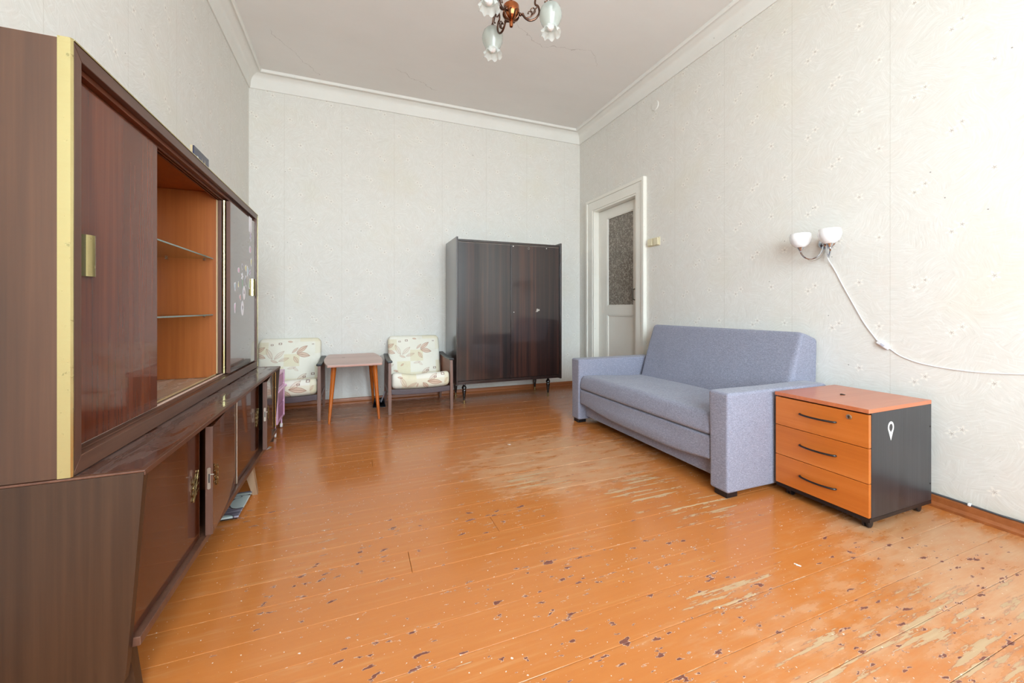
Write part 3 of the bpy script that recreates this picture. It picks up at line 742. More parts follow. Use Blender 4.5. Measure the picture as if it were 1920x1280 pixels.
# ------------------------------------------------------------------ sofa
def fabric_mat(name, a, b, c):
    M = Mt(name); O = M.obj()
    n1 = M.noise(M.scale(O, (1, 1, 1)), 420, 2, .6); n2 = M.noise(M.scale(O, (60, 60, 190)), 1, 3, .6); n3 = M.noise(O, 5, 3, .6)
    v = M.n('ShaderNodeTexVoronoi'); v.inputs['Scale'].default_value = 1.0; M.put(v.inputs['Vector'], M.scale(O, (130, 130, 260)))
    f = M.add(M.mul(n1, .4), M.add(M.mul(n2, .35), M.mul(v.outputs['Distance'], .30)))
    col = M.ramp(f, [(.32, lin(a)), (.78, lin(c)), (.55, lin(b))]); col = M.mix(M.mul(M.step(n3, .5, .75), .18), col, lin(a))
    h = M.add(M.mul(v.outputs['Distance'], .6), M.mul(M.noise(O, 9, 2), 6.0))
    return M.done(M.bsdf(col, .88, normal=M.bump(h, .35, .0016), sheen=.15, spec=.25))
m_sofa = fabric_mat('grey_lilac_upholstery', '#6F707D', '#8A8B9B', '#A4A5B5')
def sofa():
    o = Vector((2.24, 2.315, 0))
    t = thing('sofa', 'grey lilac fabric two-seat sofa with box arms along the right wall', 'sofa', o)
    def add(n, b, m=m_sofa, p=None, **k):
        bmesh.ops.translate(b, verts=b.verts, vec=-o); return obj(n, b, m, p or t, **k)
    ya, yb = 1.512, 3.122; aw = .122; za = .556
    for y in (ya, yb - aw):
        def fn(p, y=y):
            if p.z > .3:                              # back of the arm is rounded off, top crowns a little
                k = max(0.0, (p.x - 2.60) / .085); p.z -= .070 * k * k * (p.z - .3) / .256
            p.y += .004 * math.sin(p.x * 9 + p.z * 7) * (1 if p.y > y + aw / 2 else -.4)
            return p
        b = B(); cushion(b, (1.802, y, .030), (2.685, y + aw, za), .016, (10, 3, 8), fn); add('arm', b)
    # seat cushion with rolled front edge
    def seat(p):
        u = (p.y - ya - aw) / (yb - ya - 2 * aw)
        if p.z > .38:
            p.z += .010 * math.sin(PI * min(max(u, 0), 1)) - .030 * ((p.x - 1.81) / .7) + .004 * math.sin(u * 17) * math.cos(p.x * 11)
        if p.x < 1.86: p.x += .030 * max(0, (p.z - .30) / .12) ** 2 - .006 * math.sin(PI * u)
        return p
    b = B(); cushion(b, (1.806, ya + aw + .003, .300), (2.52, yb - aw - .003, .418), .026, (10, 18, 3), seat); add('seat', b)
    # front panel of the pull-out box: sags in the middle of its lower edge
    def pan(p):
        u = (p.y - ya - aw) / (yb - ya - 2 * aw)
        if p.z < .23: p.z -= (.036 * math.sin(PI * min(1, max(0, u)) ** .8) ** 2 + .007 * math.sin(u * 11)) * (.23 - p.z) / .065
        if p.x < 1.85: p.x -= .018 * math.sin(PI * u) * math.exp(-((p.z - .19) / .05) ** 2)
        return p
    b = B(); cushion(b, (1.812, ya + aw + .004, .166), (1.90, yb - aw - .004, .296), .014, (3, 24, 5), pan); add('front_panel', b)
    b = B(); box(b, (1.872, ya + aw + .001, .062), (1.90, yb - aw - .001, .20), .004); box(b, (1.9005, ya + aw + .001, .062), (2.60, yb - aw - .001, .165)); add('base_box', b)
    b = B(); box(b, (1.90, ya + aw + .001, .166), (2.50, yb - aw - .001, .298), .004); add('bed_box', b)
    # reclined backrest: wedge with rounded top
    def bk(p):
        w = (p.z - .33) / (.852 - .33); fr = (2.735 - p.x) / .30
        x = p.x
        front = 2.415 + .175 * max(0, w); back = 2.738 - .02 * max(0, .5 - w)
        p.x = back - (back - front) * fr
        p.z -= .045 * max(0, (1 - fr)) ** 1.5 * max(0, w) ** 4
        u = (p.y - ya) / (yb - ya)
        if fr > .6: p.x -= .010 * math.sin(PI * u) * math.sin(PI * min(max(w, 0), 1)); p.x += .0025 * math.sin(u * 23 + w * 5) * math.sin(PI * min(max(w, 0), 1))
        return p
    b = B(); cushion(b, (2.435, ya + aw + .006, .33), (2.735, yb - aw - .025, .852), .035, (6, 18, 8), bk); add('backrest', b)
    for (x, y) in ((1.815, ya + .018), (1.815, yb - .096), (2.58, ya + .018), (2.58, yb - .096)):
        b = B(); box(b, (x, y, 0), (x + .078, y + .078, .031), .003); add('foot', b, m_black)['label'] = 'black square plastic foot'
    return t
sofa()

# ------------------------------------------------------------------ drawer pedestal
def pedestal():
    m_cher = wood('cherry_laminate', '#B05D1E', '#BE6927', '#CA7736', 'y', 40, .38, .15, .15, 0, band=6)
    m_chtop = wood('cherry_laminate_top', '#B0603A', '#BC6C46', '#C67C58', 'x', 40, .30, .2, .15, 0, band=6)
    m_bash = wood('black_ash_laminate', '#1C1D20', '#292A2E', '#383A3F', 'z', 90, .32, .1, .2, .1, band=14)
    o = Vector((2.38, 1.28, 0)); t = thing('drawer_pedestal', 'low black office pedestal with three orange wood drawers beside the sofa', 'drawer unit', o)
    def add(n, b, m, p=None, **k):
        bmesh.ops.translate(b, verts=b.verts, vec=-o); return obj(n, b, m, p or t, **k)
    x0, x1, ya, yb, z0, zt = 2.130, 2.640, 1.066, 1.490, .058, .549
    b = B(); box(b, (x0 - .004, ya - .001, zt - .019), (x1, yb + .001, zt), .0015); add('top', b, m_chtop)
    for y in (ya, yb - .016):
        b = B(); box(b, (x0 + .019, y, z0 + .0005), (x1, y + .016, zt - .0195), .001); add('side_panel', b, m_bash)
    b = B(); box(b, (x1 - .010, ya + .017, z0 + .001), (x1 - .002, yb - .017, zt - .0195)); add('back_panel', b, m_bash)
    b = B(); box(b, (x0 + .006, ya, z0 - .018), (x1, yb, z0), .001); add('base_panel', b, m_black)
    for z in (.14, .42):
        b = B(); lathe(b, [(.004, 0), (.004, .0012)], 8, (x1 - .012, ya - .0001, z), Matrix.Rotation(PI / 2, 4, 'X')); add('screw_hole', b, m_dark)
    zs = [z0 + .002, .2135, .3725, zt - .025]
    for i in range(3):
        b = B(); box(b, (x0, ya + .001, zs[i] + .0015), (x0 + .018, yb - .001, zs[i + 1] - .0015), .0012); d = add('drawer', b, m_cher)
        zc = [.138, .297, .457][i]; h = B()
        pts = smoothpath([(x0 + .001, 1.362, zc), (x0 - .010, 1.356, zc), (x0 - .022, 1.32, zc), (x0 - .026, 1.28, zc), (x0 - .022, 1.24, zc), (x0 - .010, 1.204, zc), (x0 + .001, 1.198, zc)], 5)
        tube(h, pts, .0048, 8); add('handle', h, m_black, d)['label'] = 'black bow handle'
        if i == 2:
            h = B(); lathe(h, [(.0115, 0), (.0115, .003), (.009, .0045), (.003, .0045)], 18, (x0 + .0005, 1.143, .497), Matrix.Rotation(-PI / 2, 4, 'Y')); add('lock', h, m_steel, d)['label'] = 'round steel drawer lock'
            h = B(); box(h, (x0 - .0052, 1.1415, .491), (x0 - .0038, 1.1445, .503)); add('keyhole', h, m_dark, d)
    # white pin-shaped emblem outline stuck on the side
    def pin(r, zl, n=22):
        P = []
        for k in range(n + 1):
            a = -PI * .22 + (PI * 1.44) * k / n; P.append((2.297 + r * math.cos(a), .452 + 1.15 * r * math.sin(a)))
        return P + [(2.297, zl)]
    b = B(); P, Q = pin(.0235, .392), pin(.0145, .428); n = len(P)
    f0 = [b.verts.new((p[0], ya - .0007, p[1])) for p in P]; f1 = [b.verts.new((p[0], ya - .0007, p[1])) for p in Q]
    g0 = [b.verts.new((p[0], ya - .0001, p[1])) for p in P]; g1 = [b.verts.new((p[0], ya - .0001, p[1])) for p in Q]
    for k in range(n):
        j = (k + 1) % n; b.faces.new((f0[k], f0[j], f1[j], f1[k])); b.faces.new((f0[k], g0[k], g0[j], f0[j])); b.faces.new((f1[k], f1[j], g1[j], g1[k]))
    add('pin_sticker', b, m_paperw, smooth=False)['label'] = 'white pin-shaped outline sticker'
    for (x, y) in ((x0 + .035, ya + .030), (x0 + .035, yb - .050), (x1 - .075, ya + .030), (x1 - .075, yb - .050)):
        b = B(); box(b, (x - .004, y - .012, .022), (x + .030, y + .012, z0 - .0185), .004); c = add('caster', b, m_black)
        for s in (-.013, .004):
            b = B(); lathe(b, [(.010, 0), (.0185, .001), (.0195, .003), (.0195, .007), (.0185, .009), (.010, .010)], 16, (x + .016, y + s + .011, .0198), Matrix.Rotation(PI / 2, 4, 'X')); add('wheel', b, m_black, c)
    return t
pedestal()
b = B(); 
for k in range(3): box(b, (2.355 + .004 * k, 1.300 - .005 * k, .5492), (2.369 + .003 * k, 1.306 - .003 * k, .5540 - .0012 * k), .0012, 1)
tag(obj('chip', b, m_dark), 'small dark crumb lying on the orange pedestal top', 'debris')

# ------------------------------------------------------------------ armchairs
def leaf_fabric():
    M = Mt('leaf_print_fabric'); O = M.obj(); X, Y, Z = M.xyz(O)
    # blocks of cream, straw and white
    bx = M.m_('FLOOR', M.mul(M.add(X, .05), 1 / .135)); bz = M.m_('FLOOR', M.mul(M.add(Z, .02), 1 / .115))
    wn = M.n('ShaderNodeTexWhiteNoise', noise_dimensions='2D'); M.put(wn.inputs['Vector'], M.vec(bx, bz, 0)); r = wn.outputs['Value']
    mot = M.noise(O, 26, 4, .6)
    c = M.ramp(r, [(.0, lin('#E6E4D6')), (1.0, lin('#D9CFA8')), (.45, lin('#E9E6DA')), (.62, lin('#DDD4B2')), (.85, lin('#E2DCC4'))])
    c = M.mix(M.mul(mot, .45), c, lin('#EAE7DC'))
    leaves = [  # x, z, angle, length, width, tone (1 dark)
        (.105, .598, 35, .060, .021, 1), (.118, .545, -12, .062, .024, 1), (.055, .500, -58, .040, .019, .7), (.045, .590, 42, .038, .013, .8),
        (-.175, .560, 118, .062, .022, .35), (-.09, .548, 42, .060, .020, .35), (-.05, .505, 18, .050, .016, .45), (-.13, .49, 160, .035, .012, .6),
        (-.20, .345, -12, .026, .012, 1), (-.135, .405, 40, .022, .010, 1), (.02, .425, 12, .040, .013, .3), (.055, .41, -35, .03, .012, .3), (.0, .672, -8, .024, .009, 1), (-.245, .40, 30, .03, .012, .4),
        (-.255, .60, 30, .05, .02, .9), (-.25, .54, -20, .05, .02, .9), (.235, .30, 60, .03, .012, .5),
        (.125, .288, -8, .075, .026, 1), (.105, .330, 40, .060, .022, .45), (.04, .255, -48, .045, .022, 1), (-.17, .295, 120, .06, .022, .4), (-.09, .265, 28, .055, .016, .5), (-.04, .262, 75, .025, .008, 1)]
    for (x, z, a, L, w, tone) in leaves:
        a = math.radians(a); ca, sa = math.cos(a), math.sin(a)
        dx, dz = M.sub(X, x), M.sub(Z, z)
        u = M.mul(M.add(M.mul(dx, ca), M.mul(dz, sa)), 1 / L); v = M.m_('ABSOLUTE', M.mul(M.sub(M.mul(dz, ca), M.mul(dx, sa)), 1 / w))
        q = M.sub(M.sub(1.0, M.mul(u, u)), v)
        ins = M.step(q, 0.0, .08); ol = M.mul(ins, M.sub(1.0, M.step(q, .10, .26))); vein = M.mul(ins, M.sub(1.0, M.step(v, .03, .12)))
        c = M.mix(M.mul(ins, .62 * tone), c, M.mix(mot, lin('#B8876E'), lin('#DDB9A0'))); c = M.mix(M.mul(M.mx(ol, vein), .35 + .35 * tone), c, lin('#8A5A45'))
    for (x, z, s) in [(-.155, .645, .013), (-.085, .655, .016), (.13, .335, .015), (.205, .36, .018), (.20, .645, .010)]:
        d = M.mx(M.m_('ABSOLUTE', M.sub(X, x)), M.mul(M.m_('ABSOLUTE', M.sub(Z, z)), 1.5))
        c = M.mix(M.mul(M.sub(1.0, M.step(d, s * .8, s)), M.mul(M.step(d, s * .3, s * .6), .75)), c, lin('#7A4A3C'))
    dirt = M.noise(O, 6, 3, .6); c = M.mix(M.mul(M.step(dirt, .52, .75), .18), c, lin('#B9AE93'))
    return M.done(M.bsdf(c, .85, normal=M.bump(M.noise(O, 7, 2), .25, .006), sheen=.1, spec=.25))
def armchair():
    m_fab = leaf_fabric()
    m_fr = wood('worn_brown_chair_frame', '#5C4137', '#775649', '#8E6D5D', 'z', 60, .42, .1, .2)
    m_pan = wood('brown_arm_panel', '#6E4636', '#815443', '#925F4C', 'y', 40, .5)
    m_rail = plain('dark_violet_brown_rail', '#4A3B3E', .4)
    m_pad = plain('black_leatherette', '#2A2B2C', .38)
    t = thing('armchair', 'cream leaf-print armchair with wooden arms beside the wardrobe', 'armchair', (.592, 3.900, 0), group=None)
    def leg(n, pts, w, d):
        b = B(); rings = []
        for (y, z, s) in pts: rings.append([b.verts.new((sx * w / 2 * s + cx, y + sy * d / 2 * s, z)) for sx, sy in ((-1, -1), (1, -1), (1, 1), (-1, 1))])
        for r0, r1 in zip(rings, rings[1:]):
            for k in range(4): b.faces.new((r0[k], r0[(k + 1) % 4], r1[(k + 1) % 4], r1[k]))
        b.faces.new(rings[0][::-1]); b.faces.new(rings[-1])
        bmesh.ops.bevel(b, geom=[e_ for e_ in b.edges if abs((e_.verts[0].co - e_.verts[1].co).z) > .03], offset=.004, segments=2, affect='EDGES')
        return obj(n, b, m_fr, t)
    for cx in (-.294, .294):
        lf = leg('leg', [(.0, 0, .85), (.002, .16, 1), (.006, .35, .9), (.010, .494, .78)], .030, .040)
        leg('leg', [(.560, 0, .75), (.545, .12, 1), (.528, .30, 1), (.505, .506, .85)], .028, .042)
        b = B(); s = 1 if cx > 0 else -1
        def fa(p):
            k = (p.y + .015) / .53; p.z += .014 * k * k - .006 * math.sin(PI * k); p.x += -s * .012 * 0 + (-.012 * k * s if False else 0); return p
        cushion(b, (cx - .024, -.016, .487), (cx + .024, .525, .508), .008, (2, 8, 2), fa); obj('arm_pad', b, m_pad, t)['label'] = 'black padded armrest'
        b = B(); prism(b, [(.018, .215), (.53, .20), (.512, .496), (.016, .487)], 0, cx - .006, cx + .006, .001, 1); obj('arm_panel', b, m_pan, t)
        b = B(); box(b, (cx - .011, .02, .180), (cx + .011, .535, .222), .003); obj('side_rail', b, m_fr, t)
    b = B(); cushion(b, (-.279, -.004, .186), (.279, .020, .236), .004, (12, 2, 2), lambda p: Vector((p.x, p.y, p.z - .010 * (1 - (p.x / .28) ** 2)))); obj('front_rail', b, m_rail, t)
    b = B(); box(b, (-.279, .50, .17), (.279, .52, .22), .003); obj('rear_rail', b, m_rail, t)
    def seat(p):
        w = min(1, abs(p.x) / .27)
        p.z += -.10 * max(0, p.y) / .5
        if p.z > .30 - .10 * max(0, p.y) / .5: p.z += .012 * w ** 3 - .012 * (1 - w) + .006 * math.sin(p.x * 21)
        else: p.z -= .014 * (1 - w * w) * max(0, 1 - max(0, p.y) / .3)
        if p.y < .05: p.y -= .018 * (1 - ((p.z - .31) / .07) ** 2)
        return p
    b = B(); cushion(b, (-.276, -.005, .238), (.276, .50, .384), .045, (12, 8, 2), seat); obj('seat_cushion', b, m_fab, t)
    def back(p):
        k = (p.z - .26) / .44
        p.y += -.02 + .115 * k - .018 * math.sin(PI * min(1, max(0, k))) * (1 - (p.x / .28) ** 2)
        # rounded top corners
        if p.z > .62:
            ex = max(0, abs(p.x) - .225) / .05; p.z -= .030 * ex * ex * (p.z - .62) / .08
        return p
    b = B(); cushion(b, (-.272, .425, .250), (.272, .510, .703), .034, (12, 3, 10), back); obj('back_cushion', b, m_fab, t)
    b = B(); prism(b, [(.505, .20), (.522, .20), (.632, .672), (.615, .672)], 0, -.25, .25, .004); obj('back_board', b, m_pan, t)
    return t
ch = armchair()
ch2 = copy_tree(ch); ch2.location = (-.597, 3.922, 0); ch2['label'] = 'cream leaf-print armchair half hidden behind the end of the sideboard'
for c in (ch, ch2): c['group'] = 'leaf-print armchairs along the back wall'

# ------------------------------------------------------------------ coffee table
def coffee_table():
    m_leg = wood('orange_varnished_leg', '#8E420E', '#AE5714', '#C46E24', 'z', 40, .25, .7, .06, 0)
    m_tt = wood('faded_table_top', '#A87B6C', '#BA9082', '#C9A598', 'x', 60, .30, .2, .2, 0, band=8)
    t = thing('coffee_table', 'small reddish coffee table with splayed orange legs between the armchairs', 'table', (-.020, 4.06, 0), .040)
    hl, w0, w1 = .435, .216, .252; zt = .526; P = []
    for k in range(13):
        s = -1 + 2 * k / 12; P.append((w1 - (w1 - w0) * s * s, s * hl))
    P += [(-x, -y) for x, y in P]
    b = B(); prism(b, P, 2, zt - .018, zt, .0025, 2); obj('table_top', b, m_tt, t)
    b = B(); box(b, (-.10, .10, zt), (-.072, .108, zt + .0006)); obj('burn_mark', b, m_dark, t)
    for sx in (-1, 1):
        b = B(); box(b, (sx * .165 - .04, -.34, zt - .030), (sx * .165 + .04, .34, zt - .0185), .002); obj('leg_plate', b, m_dark, t)
        for sy in (-1, 1):
            top = Vector((sx * .168, sy * .245 - .01, zt - .030)); ft = Vector((sx * .206, sy * .305 + .035, 0.0))
            b = B(); n = 12; pts = [ft.lerp(top, k / n) for k in range(n + 1)]
            tube(b, pts, [.0095 + .0135 * (k / n) ** .8 for k in range(n + 1)], 14)
            for v in b.verts:
                if v.co.z < .004: v.co.z = 0.0
            obj('leg', b, m_leg, t)
    return t
coffee_table()

# ------------------------------------------------------------------ chandelier
def frosted(name, col, tr):
    M = Mt(name); d = M.n('ShaderNodeBsdfDiffuse'); d.inputs[0].default_value = lin(col); q = M.n('ShaderNodeBsdfTranslucent'); q.inputs[0].default_value = lin(col)
    a = M.n('ShaderNodeMixShader'); a.inputs[0].default_value = .5; M.put(a.inputs[1], d.outputs[0]); M.put(a.inputs[2], q.outputs[0])
    t = M.n('ShaderNodeBsdfTransparent'); b = M.n('ShaderNodeMixShader'); b.inputs[0].default_value = tr; M.put(b.inputs[1], a.outputs[0]); M.put(b.inputs[2], t.outputs[0])
    g = M.n('ShaderNodeBsdfGlossy'); g.inputs['Roughness'].default_value = .16; f = M.n('ShaderNodeFresnel'); f.inputs[0].default_value = 1.5
    c = M.n('ShaderNodeMixShader'); M.put(c.inputs[0], M.mul(f.outputs[0], M.sub(1.0, M.n('ShaderNodeNewGeometry').outputs['Backfacing']))); M.put(c.inputs[1], b.outputs[0]); M.put(c.inputs[2], g.outputs[0]); return M.done(c.outputs[0])
def chandelier():
    m_cop = plain('antique_copper', '#A5623C', .24, 1.0, var=.25, nscale=60); m_arm = plain('dark_bronze', '#5A4034', .34, 1.0, var=.3, nscale=70)
    m_fg = frosted('frosted_glass', '#CFD5CE', .34); m_cl = frosted('clear_frill_glass', '#ECF0EC', .35); m_bulb = plain('white_bulb', '#F2F2F2', .3, var=.01)
    o = Vector((.735, 1.880, 2.44)); t = thing('chandelier', 'bronze three-arm chandelier with frosted tulip glass shades on the ceiling', 'chandelier', o)
    Lc = lambda n, b, m, p=None, **k: obj(n, b, m, p or t, **k)
    b = B(); lathe(b, [(.004, -.012), (.008, -.010), (.0095, -.002), (.0095, .012), (.006, .014), (.012, .020), (.026, .028), (.036, .042), (.0405, .058), (.0405, .064), (.042, .066), (.042, .072), (.0405, .075), (.040, .092), (.030, .103), (.012, .108)], 28); Lc('hub', b, m_cop)
    b = B()                                                # leaf relief round the lower half of the hub
    for k in range(9):
        a = 2 * PI * k / 9; ca, sa = math.cos(a), math.sin(a)
        tube(b, smoothpath([(.012 * ca, .012 * sa, .021), (.031 * ca, .031 * sa, .030), (.041 * ca, .041 * sa, .048), (.040 * math.cos(a + .2), .040 * math.sin(a + .2), .060)], 4), [.002] + [.0036] * 11 + [.0016], 6)
    Lc('hub_relief', b, m_arm)
    b = B(); lathe(b, [(.006, .106), (.012, .112), (.010, .125), (.007, .135), (.007, .80), (.012, .805)], 14); Lc('stem', b, m_cop)
    b = B(); lathe(b, [(.014, .76), (.040, .79), (.052, .83), (.055, .849)], 24); Lc('canopy', b, m_cop)
    cz = Vector((math.sin(math.atan2(293, 745)), math.cos(math.atan2(293, 745)), 0)); cx = Vector((cz.y, -cz.x, 0))
    R = .200
    for ang in (0, 121, -121):
        d = cx * math.cos(math.radians(ang)) + cz * math.sin(math.radians(ang)); up = Vector((0, 0, 1)); sd = d.cross(up)
        P = lambda r, z, s=0.0: tuple(d * r + up * z + sd * s)
        b = B(); ball(b, P(.046, .052), .0085, 10, 8); ball(b, P(.059, .052), .0075, 10, 8)
        main = smoothpath([P(.060, .050), P(.072, .034), P(.094, .022), P(.122, .030), P(.142, .060), P(.138, .092), P(.122, .104), P(.124, .130), P(.140, .158), P(.166, .170), P(.190, .158), P(.199, .136), P(.200, .122)], 6)
        tube(b, main, [.0058 - .0018 * k / len(main) for k in range(len(main))], 8)
        for cv in ([P(.078, .034), P(.100, .042), P(.122, .066), P(.112, .086), P(.098, .076), P(.104, .066)], [P(.100, .040), P(.104, .062), P(.090, .068), P(.086, .058)],
                   [P(.136, .094), P(.122, .078), P(.108, .056)], [P(.128, .132), P(.150, .134), P(.160, .150), P(.150, .156)], [P(.166, .170), P(.160, .186), P(.146, .184), P(.148, .174)], [P(.150, .160), P(.174, .146), P(.182, .124), P(.172, .116)]):
            pth = smoothpath(cv, 5); tube(b, pth, [.0036 - .0014 * k / len(pth) for k in range(len(pth))], 6); ball(b, pth[-1], .0044, 8, 6)
        ar = Lc('arm', b, m_arm)
        c = Vector(P(R, 0))
        b = B(); lathe(b, [(.006, .128), (.009, .120), (.011, .116), (.020, .110), (.027, .102), (.027, .099)], 18, c); Lc('shade_cap', b, m_arm, ar)
        b = B(); prof = [(.022, .103), (.036, .097), (.049, .082), (.056, .062), (.0575, .045), (.054, .026), (.046, .008), (.037, -.008), (.034, -.016)]
        lathe(b, prof, 28, c, cap=False); sh = Lc('glass_shade', b, m_fg, ar)
        b = B(); pf = [(.0335, -.004), (.0345, -.016), (.038, -.026), (.044, -.033), (.0475, -.040), (.0495, -.046)]
        lathe(b, pf, 48, c, cap=False, fn=lambda r, z, a, i: (r * (1 + .022 * i * math.cos(8 * a)), z + .0016 * i * math.cos(8 * a + 1.2))); Lc('shade_frill', b, m_cl, sh)['label'] = 'clear ruffled glass rim'
        b = B(); ball(b, c + Vector((0, 0, -.012)), .019, 14, 10); lathe(b, [(.010, .015), (.010, .095)], 10, c); Lc('bulb', b, m_bulb, ar)
    return t
chandelier()

# ------------------------------------------------------------------ wall lamp, its cord, switch, cover
def sconce():
    m_op = plain('white_opal_glass', '#F0F0F1', .18, var=.01, coat=.5)
    o = Vector((XR, 1.594, 1.41)); t = thing('wall_lamp', 'chrome two-arm wall lamp with white glass shades above the sofa', 'wall lamp', o)
    b = B(); lathe(b, [(.050, 0), (.050, .004), (.044, .012), (.026, .020), (.006, .023)], 26, (0, 0, 0), Matrix.Rotation(-PI / 2, 4, 'Y') @ Matrix.Diagonal((.8, 1, 1, 1))); obj('wall_plate', b, m_chrome, t)
    for s in (1, -1):
        y = .083 * s - .003
        b = B(); tube(b, smoothpath([(-.018, .008 * s, -.020), (-.026, .014 * s, -.052), (-.040, .028 * s, -.082), (-.066, .050 * s, -.098), (-.096, .070 * s, -.088), (-.116, y, -.062), (-.122, y, -.036)], 6), .0046, 8); a = obj('arm', b, m_chrome, t)
        c = (-.122, y, 0)
        b = B(); lathe(b, [(.006, -.048), (.0085, -.044), (.021, -.022), (.0225, -.018)], 18, c); obj('socket_cone', b, m_chrome, a)
        b = B(); lathe(b, [(.014, -.026), (.028, -.022), (.042, -.010), (.053, .008), (.0585, .028), (.0575, .048), (.053, .062), (.050, .062), (.0545, .046), (.0555, .028), (.050, .010), (.039, -.007), (.026, -.018), (.012, -.022)], 30, c); obj('glass_shade', b, m_op, a)
    b = B(); tube(b, smoothpath([(-.105, .080, -.075), (-.07, .05, -.110), (-.03, .02, -.092), (-.012, .004, -.05)], 5), .0016, 6); obj('shade_wire', b, m_steel, t)
    return t
sconce()
m_cord = plain('white_cord', '#E9EAEC', .4, var=.02)
o = Vector((XR - .004, 1.30, .795)); t = thing('lamp_cord', 'white cord with inline switch hanging down the wall from the lamp', 'cord', o)
pth = [(XR - .012, 1.588, 1.372), (XR - .016, 1.578, 1.31), (XR - .006, 1.562, 1.267), (XR - .004, 1.541, 1.222), (XR - .004, 1.504, 1.139), (XR - .004, 1.449, 1.025), (XR - .004, 1.396, .917), (XR - .004, 1.345, .837), (XR - .004, 1.330, .815)]
b = B(); tube(b, [p - o for p in smoothpath(pth, 5)], .0028, 6); obj('cord', b, m_cord, t)
pth = [(XR - .004, 1.277, .779), (XR - .004, 1.226, .741), (XR - .004, 1.14, .712), (XR - .004, 1.021, .699), (XR - .004, .915, .699), (XR - .004, .804, .709), (XR - .004, .60, .73), (XR - .004, .2, .76)]
b = B(); tube(b, [p - o for p in smoothpath(pth, 5)], .0024, 6); obj('cord', b, m_cord, t)
dv = Vector((0, 1.330 - 1.277, .815 - .779)); L = dv.length; an = math.atan2(dv.z, dv.y)
b = B(); box(b, (-.014, -L / 2, -.011), (.003, L / 2, .011), .004, 3, Matrix.Rotation(an, 4, 'X')); bmesh.ops.translate(b, verts=b.verts, vec=Vector((0, 1.3035, .797)) - Vector((0, o.y, o.z))); sw = obj('inline_switch', b, m_cord, t)
b = B(); box(b, (-.0165, -.010, -.006), (-.0135, .010, .006), .0012, 2, Matrix.Rotation(an, 4, 'X')); bmesh.ops.translate(b, verts=b.verts, vec=Vector((0, 1.3035, .797)) - Vector((0, o.y, o.z))); obj('rocker', b, plain('grey_rocker', '#C9CBD6', .35), sw)

m_ivory = plain('ivory_plastic', '#DDD3B4', .32, var=.03)
t = thing('light_switch', 'ivory double light switch on the wall beside the door casing', 'light switch', (XR, 3.137, 1.655))
b = B(); box(b, (-.010, -.082, -.041), (-.0002, .082, .041), .003); obj('frame', b, m_ivory, t)
for s in (-1, 1):
    b = B(); box(b, (-.026, s * .040 - .032, -.034), (-.0101, s * .040 + .032, .034), .004); r = obj('rocker', b, m_ivory, t); r.rotation_euler = (0, .05 * s, 0)
b = B(); lathe(b, [(.048, 0), (.048, .006), (.044, .010), (.0, .011)], 26, (0, 0, 0), Matrix.Rotation(-PI / 2, 4, 'Y'))
jc = tag(obj('junction_cover', b, m_pside, loc=(XR, 3.122, 2.994)), 'round papered-over junction box cover high on the wall above the switch', 'cover')
b = B(); pth = [(XR - .012, 1.14, .062), (XR - .010, 1.04, .061), (XR - .012, .95, .060), (XR - .016, .87, .059), (XR - .014, .80, .060), (XR - .012, .5, .061), (XR - .012, -.4, .061)]
tube(b, smoothpath(pth, 5), .0042, 7)
tag(obj('floor_cable', b, plain('grey_cable', '#4E5054', .45)), 'dark grey cable lying along the top of the right baseboard', 'cable')
b = B(); box(b, (XR - .022, .962, .056), (XR - .004, .972, .068), .002); tag(obj('cable_clip', b, m_cord), 'white clip holding the grey cable to the right baseboard', 'clip')

# ------------------------------------------------------------------ small things on the floor
def trolley():
    M = Mt('pink_translucent_plastic'); p1 = M.bsdf(lin('#D9A3CB'), .3); t_ = M.n('ShaderNodeBsdfTransparent'); t_.inputs[0].default_value = lin('#EFC3E0'); mx = M.n('ShaderNodeMixShader'); mx.inputs[0].default_value = .35
    M.put(mx.inputs[1], p1.outputs[0]); M.put(mx.inputs[2], t_.outputs[0]); m_pt = M.done(mx.outputs[0])
    m_pk = plain('pale_pink_plastic', '#E3B9D6', .35, var=.03)
    o = Vector((-.70, 3.68, 0)); t = thing('drawer_trolley', 'small pink plastic drawer trolley behind the end of the sideboard', 'trolley', o)
    def add(n, b, m, p=None): bmesh.ops.translate(b, verts=b.verts, vec=-o); return obj(n, b, m, p or t)
    x0, x1, y0, y1 = -.845, -.560, 3.515, 3.845
    for x in (x0, x1 - .016):
        for y in (y0, y1 - .030):
            b = B(); box(b, (x, y, .098), (x + .016, y + .030, .485), .004); add('upright', b, m_pk)
    for z in (.098, .355, .468):
        b = B(); box(b, (x0 + .002, y0 + .002, z), (x1 - .002, y1 - .002, z + .018), .004); add('shelf', b, m_pk)
    for z0, z1 in ((.12, .225), (.232, .345), (.378, .460)):
        b = B(); box(b, (x0 + .010, y0 + .012, z0), (x1 - .005, y1 - .014, z1), .006); d = add('drawer', b, m_pt)
        b = B(); box(b, (x0 + .1, y0 - .006, z1 - .03), (x1 - .1, y0 + .0118, z1 - .015), .003); add('drawer_pull', b, m_pk, d)
    b = B(); tube(b, [(x1 + .002, y0 + .01, .352), (x1 + .002, y1 - .004, .352)], .008, 10); ball(b, (x1 + .004, y1 - .012, .352), .013); add('side_rail', b, m_pk)
    for x in (x0 + .022, x1 - .022):
        for y in (y0 + .022, y1 - .022):
            b = B(); lathe(b, [(.006, .03), (.006, .0975)], 8, (x, y, 0)); c = add('caster_stem', b, m_pk)
            b = B(); lathe(b, [(.010, -.009), (.017, -.008), (.018, -.003), (.018, .003), (.017, .008), (.010, .009)], 14, (x, y, .018), Matrix.Rotation(PI / 2, 4, 'Y')); add('wheel', b, m_paperw, c)
    return t
trolley()
